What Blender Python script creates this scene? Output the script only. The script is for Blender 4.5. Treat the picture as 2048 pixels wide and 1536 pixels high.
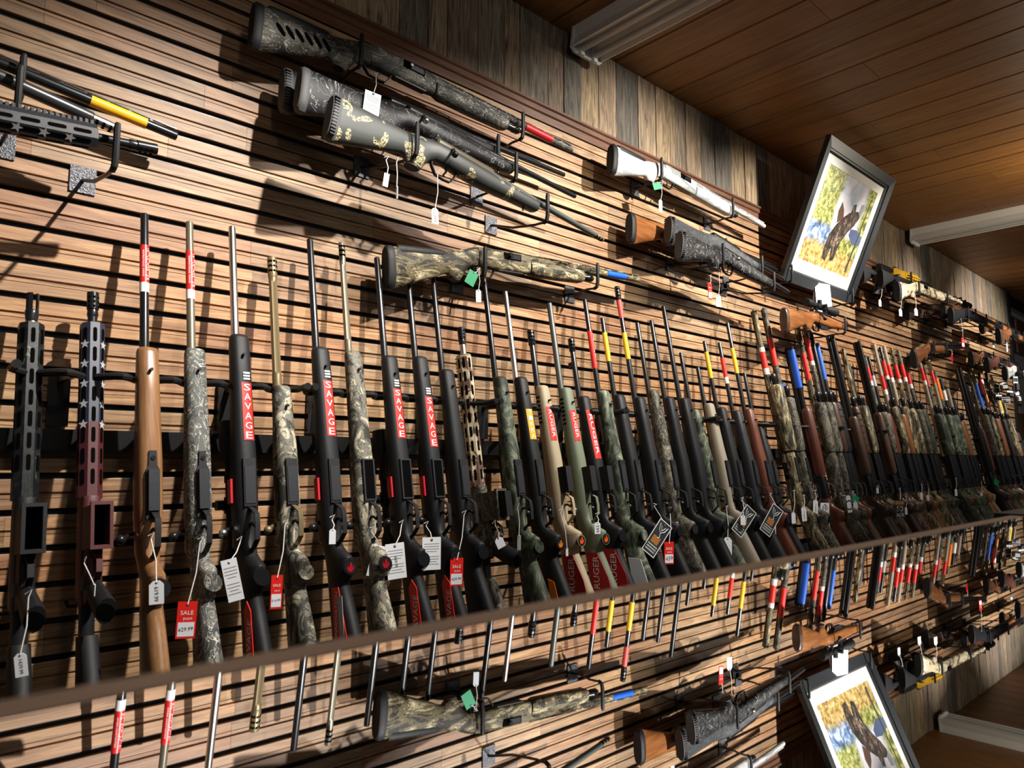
import bpy, math, random
from mathutils import Vector, Matrix
import numpy as np

# ------------------------------------------------------------------ reset
for o in list(bpy.data.objects):
    bpy.data.objects.remove(o)
scene = bpy.context.scene
COL = scene.collection
rng = random.Random(7)

# ------------------------------------------------------------------ camera
EYE = 1.15                      # height of the lens above the floor
YAW, PITCH, ROLL = 0.746742, 0.107424, 0.001245
FPX, DIST = 1444.506, 1.826908  # focal length in pixels of a 2048 wide frame, distance to the wall
_f = Vector((math.sin(YAW) * math.cos(PITCH), math.cos(YAW) * math.cos(PITCH), math.sin(PITCH)))
_r0 = Vector((math.cos(YAW), -math.sin(YAW), 0))
_u0 = _r0.cross(_f)
_r = math.cos(ROLL) * _r0 + math.sin(ROLL) * _u0
_u = -math.sin(ROLL) * _r0 + math.cos(ROLL) * _u0
CAMPOS = Vector((0, -DIST, EYE))
cam_d = bpy.data.cameras.new('camera')
cam = bpy.data.objects.new('camera', cam_d)
COL.objects.link(cam)
cam.matrix_world = Matrix(((_r.x, _u.x, -_f.x, CAMPOS.x), (_r.y, _u.y, -_f.y, CAMPOS.y),
                           (_r.z, _u.z, -_f.z, CAMPOS.z), (0, 0, 0, 1)))
cam_d.sensor_width = 36.0
cam_d.lens = FPX * 36.0 / 2048.0
cam_d.clip_start = 0.01
cam_d.dof.use_dof = True
cam_d.dof.focus_distance = 3.4
cam_d.dof.aperture_fstop = 10.0
scene.camera = cam

def at(u, v, y):
    """point of the room seen at photo pixel (u, v) at depth coordinate y (wall plane is y = 0)"""
    d = _f * FPX + _r * (u - 1024) + _u * (768 - v)
    return CAMPOS + d * ((y + DIST) / d.y)

# ------------------------------------------------------------------ light
world = bpy.data.worlds.new('world')
scene.world = world
world.use_nodes = True
world.node_tree.nodes['Background'].inputs[0].default_value = (0.85, 0.92, 1.0, 1)
world.node_tree.nodes['Background'].inputs[1].default_value = 0.10
vs = scene.view_settings
vs.view_transform = 'Standard'
vs.look = 'None'
vs.gamma = 1.0
vs.use_curve_mapping = False
vs.exposure = 0.0

def spot(name, loc, tgt, watts, size=70, blend=0.6, radius=0.02, col=(1.0, 0.945, 0.87)):
    d = bpy.data.lights.new(name, 'SPOT')
    d.energy = watts
    d.spot_size = math.radians(size)
    d.spot_blend = blend
    d.shadow_soft_size = radius
    d.color = col
    o = bpy.data.objects.new(name, d)
    COL.objects.link(o)
    o.location = loc
    o.rotation_euler = (Vector(tgt) - Vector(loc)).to_track_quat('-Z', 'Y').to_euler()
    return o
# a row of track spots on the ceiling in front of the wall
for (lx, tx, tz, w, cone, bl) in [(1.06, 0.48, 0.14, 380, 57, 1.0), (1.72, 1.60, 0.36, 205, 68, 0.9), (2.55, 2.42, 0.64, 250, 80, 0.85),
                        (3.45, 3.40, 0.76, 255, 66, 0.85), (4.5, 4.4, 0.78, 220, 64, 0.85), (5.6, 5.5, 0.78, 205, 64, 0.85), (7.2, 7.4, 0.80, 240, 84, 0.85)]:
    spot('track_spot', (lx, -1.42, 1.60 + EYE), (tx, -0.05, tz + EYE), w, cone, bl)
# point light added out of view to pool light on the ceiling planks
_d = bpy.data.lights.new('ceiling_pool_light', 'POINT')
_d.energy = 25
_d.shadow_soft_size = 0.10
_d.color = (1.0, 0.88, 0.70)
_o = bpy.data.objects.new('ceiling_pool_light', _d)
COL.objects.link(_o)
_o.location = (4.75, -1.35, 1.28 + EYE)
# fill light added behind the camera for the counter trim and gun fronts
_d = bpy.data.lights.new('fill_light', 'POINT')
_d.energy = 22
_d.shadow_soft_size = 0.15
_d.color = (1.0, 0.90, 0.78)
_o = bpy.data.objects.new('fill_light', _d)
COL.objects.link(_o)
_o.location = (0.2, -3.1, 1.40 + EYE)

# ------------------------------------------------------------------ mesh helpers
class MB:
    def __init__(self):
        self.v, self.f = [], []
    def add(self, vs_, fs_):
        n = len(self.v)
        self.v += [tuple(p) for p in vs_]
        self.f += [tuple(i + n for i in f) for f in fs_]
        return self
    def box(self, a, b):
        (x0, y0, z0), (x1, y1, z1) = a, b
        return self.add([(x0, y0, z0), (x1, y0, z0), (x1, y1, z0), (x0, y1, z0), (x0, y0, z1), (x1, y0, z1), (x1, y1, z1), (x0, y1, z1)],
                        [(0, 3, 2, 1), (4, 5, 6, 7), (0, 1, 5, 4), (1, 2, 6, 5), (2, 3, 7, 6), (3, 0, 4, 7)])
    def loft(self, secs, cap=True, closed=True):
        n = len(secs[0])
        vs_, fs_ = [], []
        for s in secs:
            vs_ += list(s)
        for i in range(len(secs) - 1):
            for k in range(n if closed else n - 1):
                a, b = i * n + k, i * n + (k + 1) % n
                fs_.append((a, b, b + n, a + n))
        if cap and closed:
            fs_.append(tuple(reversed(range(n))))
            fs_.append(tuple((len(secs) - 1) * n + k for k in range(n)))
        return self.add(vs_, fs_)
    def lathe(self, prof, cx=0, cy=0, n=14, flute=0, fl0=0, fl1=0):
        """profile [(z, r)] around the z axis"""
        secs = []
        for z, r in prof:
            s = []
            for k in range(n):
                a = 2 * math.pi * k / n
                rr = r
                if flute and fl0 < z < fl1 and k % 2:
                    rr = r * (1 - flute)
                s.append((cx + rr * math.cos(a), cy + rr * math.sin(a), z))
            secs.append(s)
        return self.loft(secs)
    def tube(self, pts, r, n=8, cap=True):
        pts = [Vector(p) for p in pts]
        secs = []
        up = None
        for i, p in enumerate(pts):
            t = (pts[min(i + 1, len(pts) - 1)] - pts[max(i - 1, 0)]).normalized()
            if up is None:
                up = Vector((0, 0, 1)) if abs(t.z) < 0.9 else Vector((1, 0, 0))
            a = t.cross(up).normalized()
            b = a.cross(t).normalized()
            up = b
            rr = r[i] if isinstance(r, (list, tuple)) else r
            secs.append([p + a * (rr * math.cos(2 * math.pi * k / n)) + b * (rr * math.sin(2 * math.pi * k / n)) for k in range(n)])
        return self.loft(secs, cap)
    def ribbon(self, pts, w, t):
        """band of width w (along x) and thickness t following pts in the yz plane"""
        pts = [Vector(p) for p in pts]
        secs = []
        for i, p in enumerate(pts):
            d = (pts[min(i + 1, len(pts) - 1)] - pts[max(i - 1, 0)]).normalized()
            nrm = Vector((0, -d.z, d.y)) * (t / 2)
            x = Vector((w / 2, 0, 0))
            secs.append([p - x - nrm, p + x - nrm, p + x + nrm, p - x + nrm])
        return self.loft(secs)
    def prism(self, poly, y0, y1):
        """polygon [(x, z)] extruded along y"""
        n = len(poly)
        return self.add([(x, y0, z) for x, z in poly] + [(x, y1, z) for x, z in poly],
                        [tuple(range(n)), tuple(reversed(range(n, 2 * n)))] + [(i, i + n, (i + 1) % n + n, (i + 1) % n) for i in range(n)])
    def sphere(self, c, r, n=10, m=7):
        secs = []
        for i in range(m + 1):
            a = math.pi * i / m
            rr = max(r * math.sin(a), r * 0.02)
            secs.append([(c[0] + rr * math.cos(2 * math.pi * k / n), c[1] + rr * math.sin(2 * math.pi * k / n), c[2] - r * math.cos(a)) for k in range(n)])
        return self.loft(secs)
    def disc(self, c, nrm, r0, r1, h, n=12):
        nrm = Vector(nrm).normalized()
        a = nrm.orthogonal().normalized()
        b = nrm.cross(a)
        c = Vector(c)
        s0 = [c + a * (r0 * math.cos(2 * math.pi * k / n)) + b * (r1 * math.sin(2 * math.pi * k / n)) for k in range(n)]
        return self.loft([s0, [p + nrm * h for p in s0]])
    def shift(self, dx, dy, dz):
        self.v = [(x + dx, y + dy, z + dz) for x, y, z in self.v]
        return self
    def mesh(self, name, mat, angle=38):
        me = bpy.data.meshes.new(name)
        me.from_pydata([tuple(map(float, p)) for p in self.v], [], self.f)
        me.validate()
        if mat:
            me.materials.append(mat)
        if angle:
            me.polygons.foreach_set('use_smooth', [True] * len(me.polygons))
            me.set_sharp_from_angle(angle=math.radians(angle))
        import bmesh
        bm = bmesh.new()
        bm.from_mesh(me)
        bmesh.ops.recalc_face_normals(bm, faces=bm.faces)
        bm.to_mesh(me)
        bm.free()
        return me

def obj(name, mb, mat, parent=None, angle=38):
    me = mb.mesh(name, mat, angle) if isinstance(mb, MB) else mb
    o = bpy.data.objects.new(name, me)
    COL.objects.link(o)
    if parent is not None:
        o.parent = parent
    return o

def thing(name, label, cat, loc=(0, 0, 0), mat3=None, group=None):
    o = bpy.data.objects.new(name, None)
    o.empty_display_size = 0.05
    COL.objects.link(o)
    M = (mat3 or Matrix.Identity(3)).to_4x4()
    M.translation = Vector(loc)
    o.matrix_world = M
    o['label'] = label
    o['category'] = cat
    if group:
        o['group'] = group
    return o

def tag(o, label, cat, group=None, kind=None):
    if label:
        o['label'] = label
    if cat:
        o['category'] = cat
    if group:
        o['group'] = group
    if kind:
        o['kind'] = kind
    return o

def sect(w, yb, yt, z, n=16, e=0.75):
    cy, hy = (yb + yt) / 2, (yt - yb) / 2
    out = []
    for k in range(n):
        a = 2 * math.pi * (k + 0.5) / n
        c, s = math.cos(a), math.sin(a)
        out.append((w * math.copysign(abs(c) ** e, c), cy + hy * math.copysign(abs(s) ** e, s), z))
    return out

_text = {}
def text_geo(s):
    """flat outline of a string: unit cap height, centred; cached"""
    if s not in _text:
        cu = bpy.data.curves.new('lettering', 'FONT')
        cu.body = s
        cu.size = 1.0
        cu.resolution_u = 2
        o = bpy.data.objects.new('lettering', cu)
        COL.objects.link(o)
        dg = bpy.context.evaluated_depsgraph_get()
        me = bpy.data.meshes.new_from_object(o.evaluated_get(dg))
        v = [tuple(p.co) for p in me.vertices]
        f = [tuple(p.vertices) for p in me.polygons]
        bpy.data.objects.remove(o)
        bpy.data.meshes.remove(me)
        if v:
            xs = [p[0] for p in v]
            ys = [p[1] for p in v]
            cx, cy = (min(xs) + max(xs)) / 2, (min(ys) + max(ys)) / 2
            v = [(p[0] - cx, p[1] - cy) for p in v]
            w, h = max(xs) - min(xs), max(ys) - min(ys)
        else:
            w = h = 1
        _text[s] = (v, f, w, h)
    return _text[s]

def put_text(mb, s, origin, ux, uy, width=None, height=None):
    """lay a string in the plane (ux, uy) at origin, scaled to a width and/or height"""
    v, f, w, h = text_geo(s)
    sx = width / w if width else height / h
    sy = height / h if height else sx
    o, ux, uy = Vector(origin), Vector(ux), Vector(uy)
    mb.add([o + ux * (x * sx) + uy * (y * sy) for x, y in v], f)
    return mb

# ------------------------------------------------------------------ materials
def mat_new(name):
    m = bpy.data.materials.new(name)
    m.use_nodes = True
    nt = m.node_tree
    return m, nt, nt.nodes['Principled BSDF']

def plain(name, col, rough=0.5, metal=0.0, spec=0.5, bump=0.0, bscale=300):
    m, nt, b = mat_new(name)
    b.inputs['Base Color'].default_value = (*col, 1)
    b.inputs['Roughness'].default_value = rough
    b.inputs['Metallic'].default_value = metal
    b.inputs['Specular IOR Level'].default_value = spec
    if bump:
        tc = nt.nodes.new('ShaderNodeTexCoord')
        nz = nt.nodes.new('ShaderNodeTexNoise')
        nz.inputs['Scale'].default_value = bscale
        bp = nt.nodes.new('ShaderNodeBump')
        bp.inputs['Strength'].default_value = bump
        bp.inputs['Distance'].default_value = 0.002
        nt.links.new(tc.outputs['Object'], nz.inputs['Vector'])
        nt.links.new(nz.outputs['Fac'], bp.inputs['Height'])
        nt.links.new(bp.outputs['Normal'], b.inputs['Normal'])
    return m

class NT:
    def __init__(self, nt):
        self.nt = nt
    def n(self, t, **kw):
        x = self.nt.nodes.new('ShaderNode' + t)
        for k, v in kw.items():
            setattr(x, k, v)
        return x
    def l(self, a, b):
        self.nt.links.new(a, b)
    def coords(self, scale=(1, 1, 1), rnd=True, kind='Object'):
        tc = self.n('TexCoord')
        v = tc.outputs[kind]
        if rnd:
            oi = self.n('ObjectInfo')
            mu = self.n('Math', operation='MULTIPLY')
            mu.inputs[1].default_value = 37.0
            self.l(oi.outputs['Random'], mu.inputs[0])
            ad = self.n('VectorMath', operation='ADD')
            self.l(v, ad.inputs[0])
            self.l(mu.outputs[0], ad.inputs[1])
            v = ad.outputs[0]
        mp = self.n('Mapping')
        mp.inputs['Scale'].default_value = scale
        self.l(v, mp.inputs['Vector'])
        return mp.outputs[0]
    def noise(self, vec, scale, detail=4, rough=0.55, dist=0.0):
        x = self.n('TexNoise')
        x.inputs['Scale'].default_value = scale
        x.inputs['Detail'].default_value = detail
        x.inputs['Roughness'].default_value = rough
        x.inputs['Distortion'].default_value = dist
        self.l(vec, x.inputs['Vector'])
        return x.outputs['Fac']
    def ramp(self, fac, stops, const=False):
        r = self.n('ValToRGB')
        cr = r.color_ramp
        cr.interpolation = 'CONSTANT' if const else 'LINEAR'
        while len(cr.elements) < len(stops):
            cr.elements.new(0.5)
        for e, (p, c) in zip(cr.elements, stops):
            e.position = p
            e.color = (*c, 1) if len(c) == 3 else c
        self.l(fac, r.inputs['Fac'])
        return r.outputs['Color']
    def mix(self, fac, a, b, mode='MIX'):
        m = self.n('MixRGB', blend_type=mode)
        for s, x in ((m.inputs[0], fac), (m.inputs[1], a), (m.inputs[2], b)):
            if isinstance(x, (int, float)):
                s.default_value = x
            elif isinstance(x, tuple):
                s.default_value = (*x, 1)
            else:
                self.l(x, s)
        return m.outputs[0]
    def bump(self, h, bsdf, strength=0.3, dist=0.002):
        b = self.n('Bump')
        b.inputs['Strength'].default_value = strength
        b.inputs['Distance'].default_value = dist
        self.l(h, b.inputs['Height'])
        self.l(b.outputs['Normal'], bsdf.inputs['Normal'])

def wood(name, dark, light, along='x', rough=0.45, vary=0.35, fine=1.0, bump=0.15, hue=0.0, tint=None):
    m, nt, b = mat_new(name)
    N = NT(nt)
    sc = {'x': (2.0, 26, 26), 'z': (26, 26, 2.0), 'y': (26, 2.0, 26)}[along]
    sc = tuple(s * fine for s in sc)
    v = N.coords(sc)
    n1 = N.noise(v, 1.0, 6, 0.6, 2.6)
    sc2 = {'x': (10, 260, 260), 'z': (260, 260, 10), 'y': (260, 10, 260)}[along]
    n2 = N.noise(N.coords(sc2), 1.0, 3, 0.6)
    c = N.ramp(n1, [(0.28, dark), (0.5, tuple((a + d) / 2 for a, d in zip(dark, light))), (0.72, light)])
    c = N.mix(0.35, c, N.ramp(n2, [(0.35, (0.45, 0.42, 0.4)), (0.65, (1, 1, 1))]), 'MULTIPLY')
    oi = N.n('ObjectInfo')
    if tint:
        c = N.mix(0.75, c, N.ramp(oi.outputs['Random'], tint, True), 'MULTIPLY')
    k = N.ramp(oi.outputs['Random'], [(0, (1 - vary, 1 - vary, 1 - vary)), (0.5, (1, 1, 1)), (1.0, (1 + 0.0, 1 - vary * 0.35, 1 - vary * 0.6))])
    c = N.mix(1.0, c, k, 'MULTIPLY')
    N.l(c, b.inputs['Base Color'])
    b.inputs['Roughness'].default_value = rough
    if bump:
        N.bump(n2, b, bump, 0.001)
    return m

def camo(name, cols, scale=22, stretch=(1, 1, 1), line=None, line_w=0.04, rough=0.6, lscale=30, dist=1.5):
    """patches of several colours with an optional overlay of thin twig or web lines"""
    m, nt, b = mat_new(name)
    N = NT(nt)
    v = N.coords(stretch)
    f = N.noise(v, scale, 5, 0.62, dist)
    n = len(cols)
    stops = [(0.0, cols[0])] + [(0.34 + 0.32 * i / (n - 1), cols[i]) for i in range(1, n)]
    c = N.ramp(f, stops, True)
    if line:
        f2 = N.noise(v, lscale, 3, 0.5, 2.5)
        ab = N.n('Math', operation='SUBTRACT')
        ab.inputs[1].default_value = 0.5
        N.l(f2, ab.inputs[0])
        aa = N.n('Math', operation='ABSOLUTE')
        N.l(ab.outputs[0], aa.inputs[0])
        lt = N.n('Math', operation='LESS_THAN')
        lt.inputs[1].default_value = line_w
        N.l(aa.outputs[0], lt.inputs[0])
        c = N.mix(lt.outputs[0], c, line)
    N.l(c, b.inputs['Base Color'])
    b.inputs['Roughness'].default_value = rough
    b.inputs['Specular IOR Level'].default_value = 0.3
    return m

M = {}
M['blackpoly'] = plain('black_polymer', (0.009, 0.0095, 0.011), 0.48, 0, 0.28, 0.25, 900)
M['greypoly'] = plain('charcoal_polymer', (0.018, 0.019, 0.023), 0.46, 0, 0.3, 0.2, 900)
M['rubber'] = plain('black_rubber', (0.010, 0.010, 0.011), 0.58, 0, 0.3)
M['padrubber'] = plain('grey_pad_rubber', (0.045, 0.045, 0.047), 0.6)
M['blued'] = plain('blued_steel', (0.022, 0.023, 0.026), 0.28, 0.6)
M['mattesteel'] = plain('matte_black_steel', (0.018, 0.018, 0.020), 0.42, 0.4)
M['stainless'] = plain('stainless_steel', (0.62, 0.62, 0.61), 0.28, 1.0)
M['nickel'] = plain('bright_steel', (0.75, 0.75, 0.75), 0.2, 1.0)
M['bronze'] = plain('bronze_coating', (0.19, 0.145, 0.075), 0.38, 0.45)
M['greybronze'] = plain('grey_bronze_coating', (0.17, 0.15, 0.11), 0.36, 0.45)
M['greencoat'] = plain('green_grey_coating', (0.07, 0.08, 0.075), 0.42, 0.3)
M['tan'] = plain('tan_polymer', (0.34, 0.27, 0.17), 0.6)
M['lighttan'] = plain('light_tan_polymer', (0.27, 0.23, 0.17), 0.6)
M['sage'] = plain('sage_green_polymer', (0.13, 0.155, 0.10), 0.6)
M['carbon'] = plain('carbon_fibre', (0.03, 0.03, 0.032), 0.3, 0.2)
M['flagblue'] = plain('dark_flag_blue', (0.02, 0.025, 0.05), 0.5)
M['flagred'] = plain('dark_flag_red', (0.07, 0.012, 0.014), 0.5)
M['star'] = plain('star_grey', (0.42, 0.42, 0.42), 0.6)
M['hole'] = plain('dark_recess', (0.003, 0.003, 0.003), 1.0, 0, 0.0)
M['red'] = plain('red_print', (0.72, 0.018, 0.012), 0.4)
M['palered'] = plain('pale_red_sleeve', (0.62, 0.07, 0.06), 0.5)
M['darkred'] = plain('dark_red_print', (0.42, 0.008, 0.015), 0.4)
M['white'] = plain('white_print', (0.80, 0.80, 0.78), 0.5)
M['paper'] = plain('white_card', (0.74, 0.75, 0.78), 0.7)
M['yellow'] = plain('yellow_print', (0.80, 0.52, 0.02), 0.4)
M['gold'] = plain('amber_print', (0.85, 0.42, 0.01), 0.4)
M['orange'] = plain('orange_print', (0.85, 0.20, 0.01), 0.4)
M['blue'] = plain('blue_print', (0.01, 0.10, 0.55), 0.4)
M['green'] = plain('green_tag', (0.005, 0.30, 0.12), 0.5)
M['ink'] = plain('dark_ink', (0.03, 0.03, 0.035), 0.7)
M['greyink'] = plain('grey_ink', (0.28, 0.28, 0.30), 0.7)
M['blackcard'] = plain('black_card', (0.025, 0.032, 0.035), 0.5)
M['brownprint'] = plain('brown_print', (0.40, 0.16, 0.04), 0.5)
M['string'] = plain('white_string', (0.70, 0.68, 0.64), 0.8)
M['hammertone'] = plain('hammertone_plate', (0.07, 0.07, 0.08), 0.35, 0.5, 0.5, 1.0, 260)
M['darkmetal'] = plain('dark_metal', (0.015, 0.015, 0.016), 0.35, 0.3)
M['insert'] = plain('dark_aluminium_insert', (0.03, 0.032, 0.036), 0.3, 0.7)
M['slotblack'] = plain('black_slot_back', (0.006, 0.006, 0.006), 0.7)
M['orangelogo'] = plain('orange_emblem', (0.9, 0.10, 0.015), 0.4)
M['fixture'] = plain('white_enamel', (0.62, 0.61, 0.58), 0.4)
M['yellowgun'] = plain('yellow_coating', (0.75, 0.42, 0.02), 0.4)
M['whitepaint'] = camo('white_camo', [(0.22, 0.23, 0.22), (0.38, 0.39, 0.38), (0.52, 0.52, 0.50), (0.48, 0.48, 0.46)], 9, (1, 1, 0.35), None, rough=0.45)
M['honeywood'] = wood('honey_brown_stock', (0.13, 0.055, 0.02), (0.34, 0.175, 0.075), 'z', 0.3, 0.1, 0.5, 0.03)
M['walnut'] = wood('walnut_stock', (0.10, 0.035, 0.012), (0.30, 0.12, 0.045), 'z', 0.32, 0.1, 0.5, 0.03)
M['amberwood'] = wood('amber_stock', (0.17, 0.055, 0.014), (0.40, 0.165, 0.055), 'z', 0.25, 0.1, 0.6, 0.03)
M['redwood'] = wood('reddish_stock', (0.07, 0.02, 0.012), (0.18, 0.06, 0.035), 'z', 0.35, 0.1, 0.5, 0.03)
M['darkwood'] = wood('dark_walnut_stock', (0.035, 0.018, 0.012), (0.10, 0.05, 0.032), 'z', 0.35, 0.1, 0.5, 0.03)
M['bark'] = camo('bark_camo', [(0.022, 0.022, 0.019), (0.05, 0.048, 0.04), (0.11, 0.10, 0.08), (0.30, 0.28, 0.23)], 17, (1, 1, 0.45), (0.36, 0.34, 0.30), 0.008)
M['blackmottle'] = camo('black_mottle', [(0.005, 0.006, 0.008), (0.008, 0.009, 0.011), (0.016, 0.019, 0.016), (0.12, 0.125, 0.12)], 40, (1, 1, 0.6), None, rough=0.4)
M['slate'] = camo('slate_camo', [(0.05, 0.053, 0.05), (0.09, 0.095, 0.088), (0.15, 0.145, 0.12), (0.40, 0.37, 0.29)], 12, (1, 1, 0.6), (0.55, 0.52, 0.45), 0.012, lscale=40)
M['ridge'] = camo('ridge_camo', [(0.03, 0.028, 0.022), (0.14, 0.13, 0.10), (0.40, 0.36, 0.26), (0.62, 0.58, 0.46)], 20, (1, 1, 0.7), (0.035, 0.033, 0.03), 0.014)
M['timber'] = camo('timber_camo', [(0.018, 0.017, 0.013), (0.06, 0.055, 0.042), (0.13, 0.115, 0.085), (0.26, 0.235, 0.17)], 26, (1, 1, 0.5), (0.28, 0.25, 0.19), 0.010)
M['reed'] = camo('reed_camo', [(0.02, 0.018, 0.012), (0.13, 0.105, 0.055), (0.38, 0.32, 0.19), (0.66, 0.60, 0.42)], 20, (1.6, 1.6, 0.5), (0.03, 0.025, 0.018), 0.016, lscale=26)
M['leaf'] = camo('leaf_camo', [(0.02, 0.026, 0.018), (0.06, 0.075, 0.05), (0.15, 0.165, 0.115), (0.34, 0.35, 0.26)], 22, (1, 1, 0.6), None)
M['darkleaf'] = camo('dark_leaf_camo', [(0.012, 0.016, 0.011), (0.035, 0.045, 0.03), (0.075, 0.085, 0.06), (0.14, 0.15, 0.11)], 22, (1, 1, 0.6), None)
M['sand'] = camo('sand_camo', [(0.10, 0.05, 0.035), (0.42, 0.35, 0.22), (0.62, 0.56, 0.40), (0.72, 0.67, 0.52)], 18, (1, 1, 0.6), None)
M['web'] = camo('black_web', [(0.012, 0.012, 0.013), (0.016, 0.016, 0.017), (0.02, 0.02, 0.021), (0.026, 0.026, 0.028)], 9, (1, 1, 1), (0.46, 0.46, 0.46), 0.0048, rough=0.45, lscale=15)
M['speckle'] = camo('grey_speckle', [(0.03, 0.031, 0.034), (0.05, 0.052, 0.056), (0.075, 0.078, 0.082), (0.11, 0.11, 0.12)], 60, (1, 1, 1), None, rough=0.5)

def fern_mat():
    m, nt, b = mat_new('grey_fern_camo')
    N = NT(nt)
    v = N.coords((1, 1, 1))
    big = N.noise(v, 17, 1.5, 0.5, 0.5)
    fine = N.noise(v, 100, 4, 0.75, 2.0)
    mk = N.n('Math', operation='GREATER_THAN')
    mk.inputs[1].default_value = 0.58
    N.l(big, mk.inputs[0])
    mk2 = N.n('Math', operation='GREATER_THAN')
    mk2.inputs[1].default_value = 0.51
    N.l(fine, mk2.inputs[0])
    mm = N.n('Math', operation='MULTIPLY')
    N.l(mk.outputs[0], mm.inputs[0])
    N.l(mk2.outputs[0], mm.inputs[1])
    N.l(N.mix(mm.outputs[0], (0.030, 0.034, 0.031), (0.60, 0.48, 0.24)), b.inputs['Base Color'])
    b.inputs['Roughness'].default_value = 0.5
    return m
M['fern'] = fern_mat()
M['slat'] = wood('walnut_slat_wood', (0.21, 0.114, 0.055), (0.60, 0.415, 0.24), 'x', 0.52, 0.30, 1.5, 0.12,
                 tint=[(0, (1.0, 0.88, 0.76)), (0.15, (0.92, 0.86, 0.82)), (0.3, (0.62, 0.49, 0.43)), (0.42, (1.0, 0.92, 0.80)), (0.62, (0.80, 0.66, 0.58)), (0.75, (1.0, 0.84, 0.68)), (0.9, (0.72, 0.56, 0.50))])
M['trimwood'] = wood('brown_trim_wood', (0.10, 0.045, 0.025), (0.22, 0.11, 0.065), 'x', 0.4, 0.1, 1.0, 0.1)
M['barn'] = wood('weathered_barn_wood', (0.045, 0.036, 0.028), (0.58, 0.50, 0.38), 'z', 0.8, 0.4, 1.7, 0.7,
                 tint=[(0, (0.42, 0.42, 0.44)), (0.14, (1.0, 0.86, 0.66)), (0.28, (0.62, 0.58, 0.53)), (0.42, (0.95, 0.74, 0.48)), (0.56, (0.33, 0.34, 0.36)), (0.7, (0.80, 0.70, 0.58)), (0.86, (0.52, 0.50, 0.50))])
M['ceilwood'] = wood('stained_ceiling_wood', (0.17, 0.068, 0.014), (0.33, 0.15, 0.036), 'y', 0.5, 0.16, 0.7, 0.25)
M['countertrim'] = plain('brown_counter_trim', (0.52, 0.40, 0.31), 0.5)

def glass_mat():
    """dark counter glass seen at a grazing angle: strong clean reflection"""
    m, nt, b = mat_new('counter_glass')
    b.inputs['Base Color'].default_value = (0.58, 0.61, 0.65, 1)
    b.inputs['Metallic'].default_value = 1.0
    b.inputs['Roughness'].default_value = 0.012
    return m
M['glass'] = glass_mat()

# ------------------------------------------------------------------ the setting
XEND = 8.30
CEIL = EYE + 1.673
TRIM = EYE + 1.324
PITCHZ = 0.0762
Z0 = EYE + 0.4265            # centre of slot number 0
wall = obj('wall_back', MB().box((-0.6, 0.0, 0.0), (XEND, 0.10, CEIL)), M['slotblack'], angle=None)
tag(wall, 'long slotted wall of walnut boards behind the long guns', None, kind='structure')

# slat boards between the black slots, each with two grooves
def board_profile():
    h = PITCHZ - 0.0135
    return [(0.0, 0.0), (-0.0120, 0.0), (-0.0125, 0.001), (-0.0125, 0.0215), (-0.0110, 0.0217), (-0.0110, 0.0229), (-0.0125, 0.0231), (-0.0125, 0.0300),
            (-0.0060, 0.0302), (-0.0060, 0.0350), (-0.0125, 0.0352), (-0.0125, h - 0.001), (-0.0120, h), (0.0, h)]
BP = board_profile()
board_meshes = {}
def board_mesh(L):
    k = round(L, 2)
    if k not in board_meshes:
        mb = MB()
        mb.loft([[(x, y, z) for y, z in BP] for x in (0.0, k - 0.0006)])
        board_meshes[k] = mb.mesh('slat_board', M['slat'], None)
    return board_meshes[k], k
r2 = random.Random(3)
for n in range(-15, 12):
    zb = Z0 + n * PITCHZ + 0.00675
    if zb + 0.06 > TRIM:
        continue
    x = -0.45 - r2.random() * 0.4
    xlim = XEND if n > -9 else (4.5 if n > -12 else 2.4)
    while x < xlim - 0.05:
        L = r2.choice([0.42, 0.55, 0.62, 0.74, 0.86, 0.98]) * (1.0 if x < 3 else 1.25)
        L = round(min(L, xlim - x), 2)
        if L < 0.12:
            break
        me, k = board_mesh(L)
        o = obj('slat_board', me, None, wall)
        o.location = (x, r2.uniform(-0.0003, 0.0003), zb)
        x += k
for n in range(-15, 12):      # metal insert lying in each black slot
    z = Z0 + n * PITCHZ
    if z > TRIM - 0.02:
        continue
    o = obj('slot_insert', MB().box((-0.6, -0.0085, z - 0.0066), (XEND, -0.0005, z - 0.0044)), M['insert'], wall, None)
trim = MB()
trim.loft([[(x, y, z) for y, z in [(0, -0.062), (-0.016, -0.062), (-0.016, -0.034), (-0.024, -0.030), (-0.024, -0.012), (-0.032, -0.008), (-0.032, 0.0), (0, 0.0)]] for x in (-0.6, XEND)])
o = obj('trim_1', trim, M['trimwood'], None, 30)
o.location = (0, 0, TRIM)
tag(o, 'brown moulded wooden rail capping the slotted boards', None, kind='structure')

upper = obj('wall_upper', MB().box((-0.6, 0.0005, TRIM), (XEND, 0.012, CEIL)).shift(0, -0.002, 0), M['slotblack'], None, None)
tag(upper, 'band of weathered barn boards above the slotted wall', None, kind='structure')
x = 0.1
r3 = random.Random(11)
while x < XEND - 0.03:
    w = r3.uniform(0.075, 0.155)
    w = min(w, XEND - x)
    t = r3.uniform(0.010, 0.018)
    nseg = 5
    secs = []
    for i in range(nseg + 1):
        z = TRIM - 0.002 + (CEIL - TRIM) * i / nseg
        j = r3.uniform(-0.0012, 0.0012)
        secs.append([(j, 0, z), (0.001 + j, -t, z), (w - 0.003 + j, -t + r3.uniform(-0.001, 0.001), z), (w - 0.002 + j, 0, z)])
    mb = MB().loft(secs)
    mb.shift(0, 0, -TRIM)
    o = obj('barn_board', mb, M['barn'], upper, None)
    o.location = (x, -0.0015, TRIM)
    x += w

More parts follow.
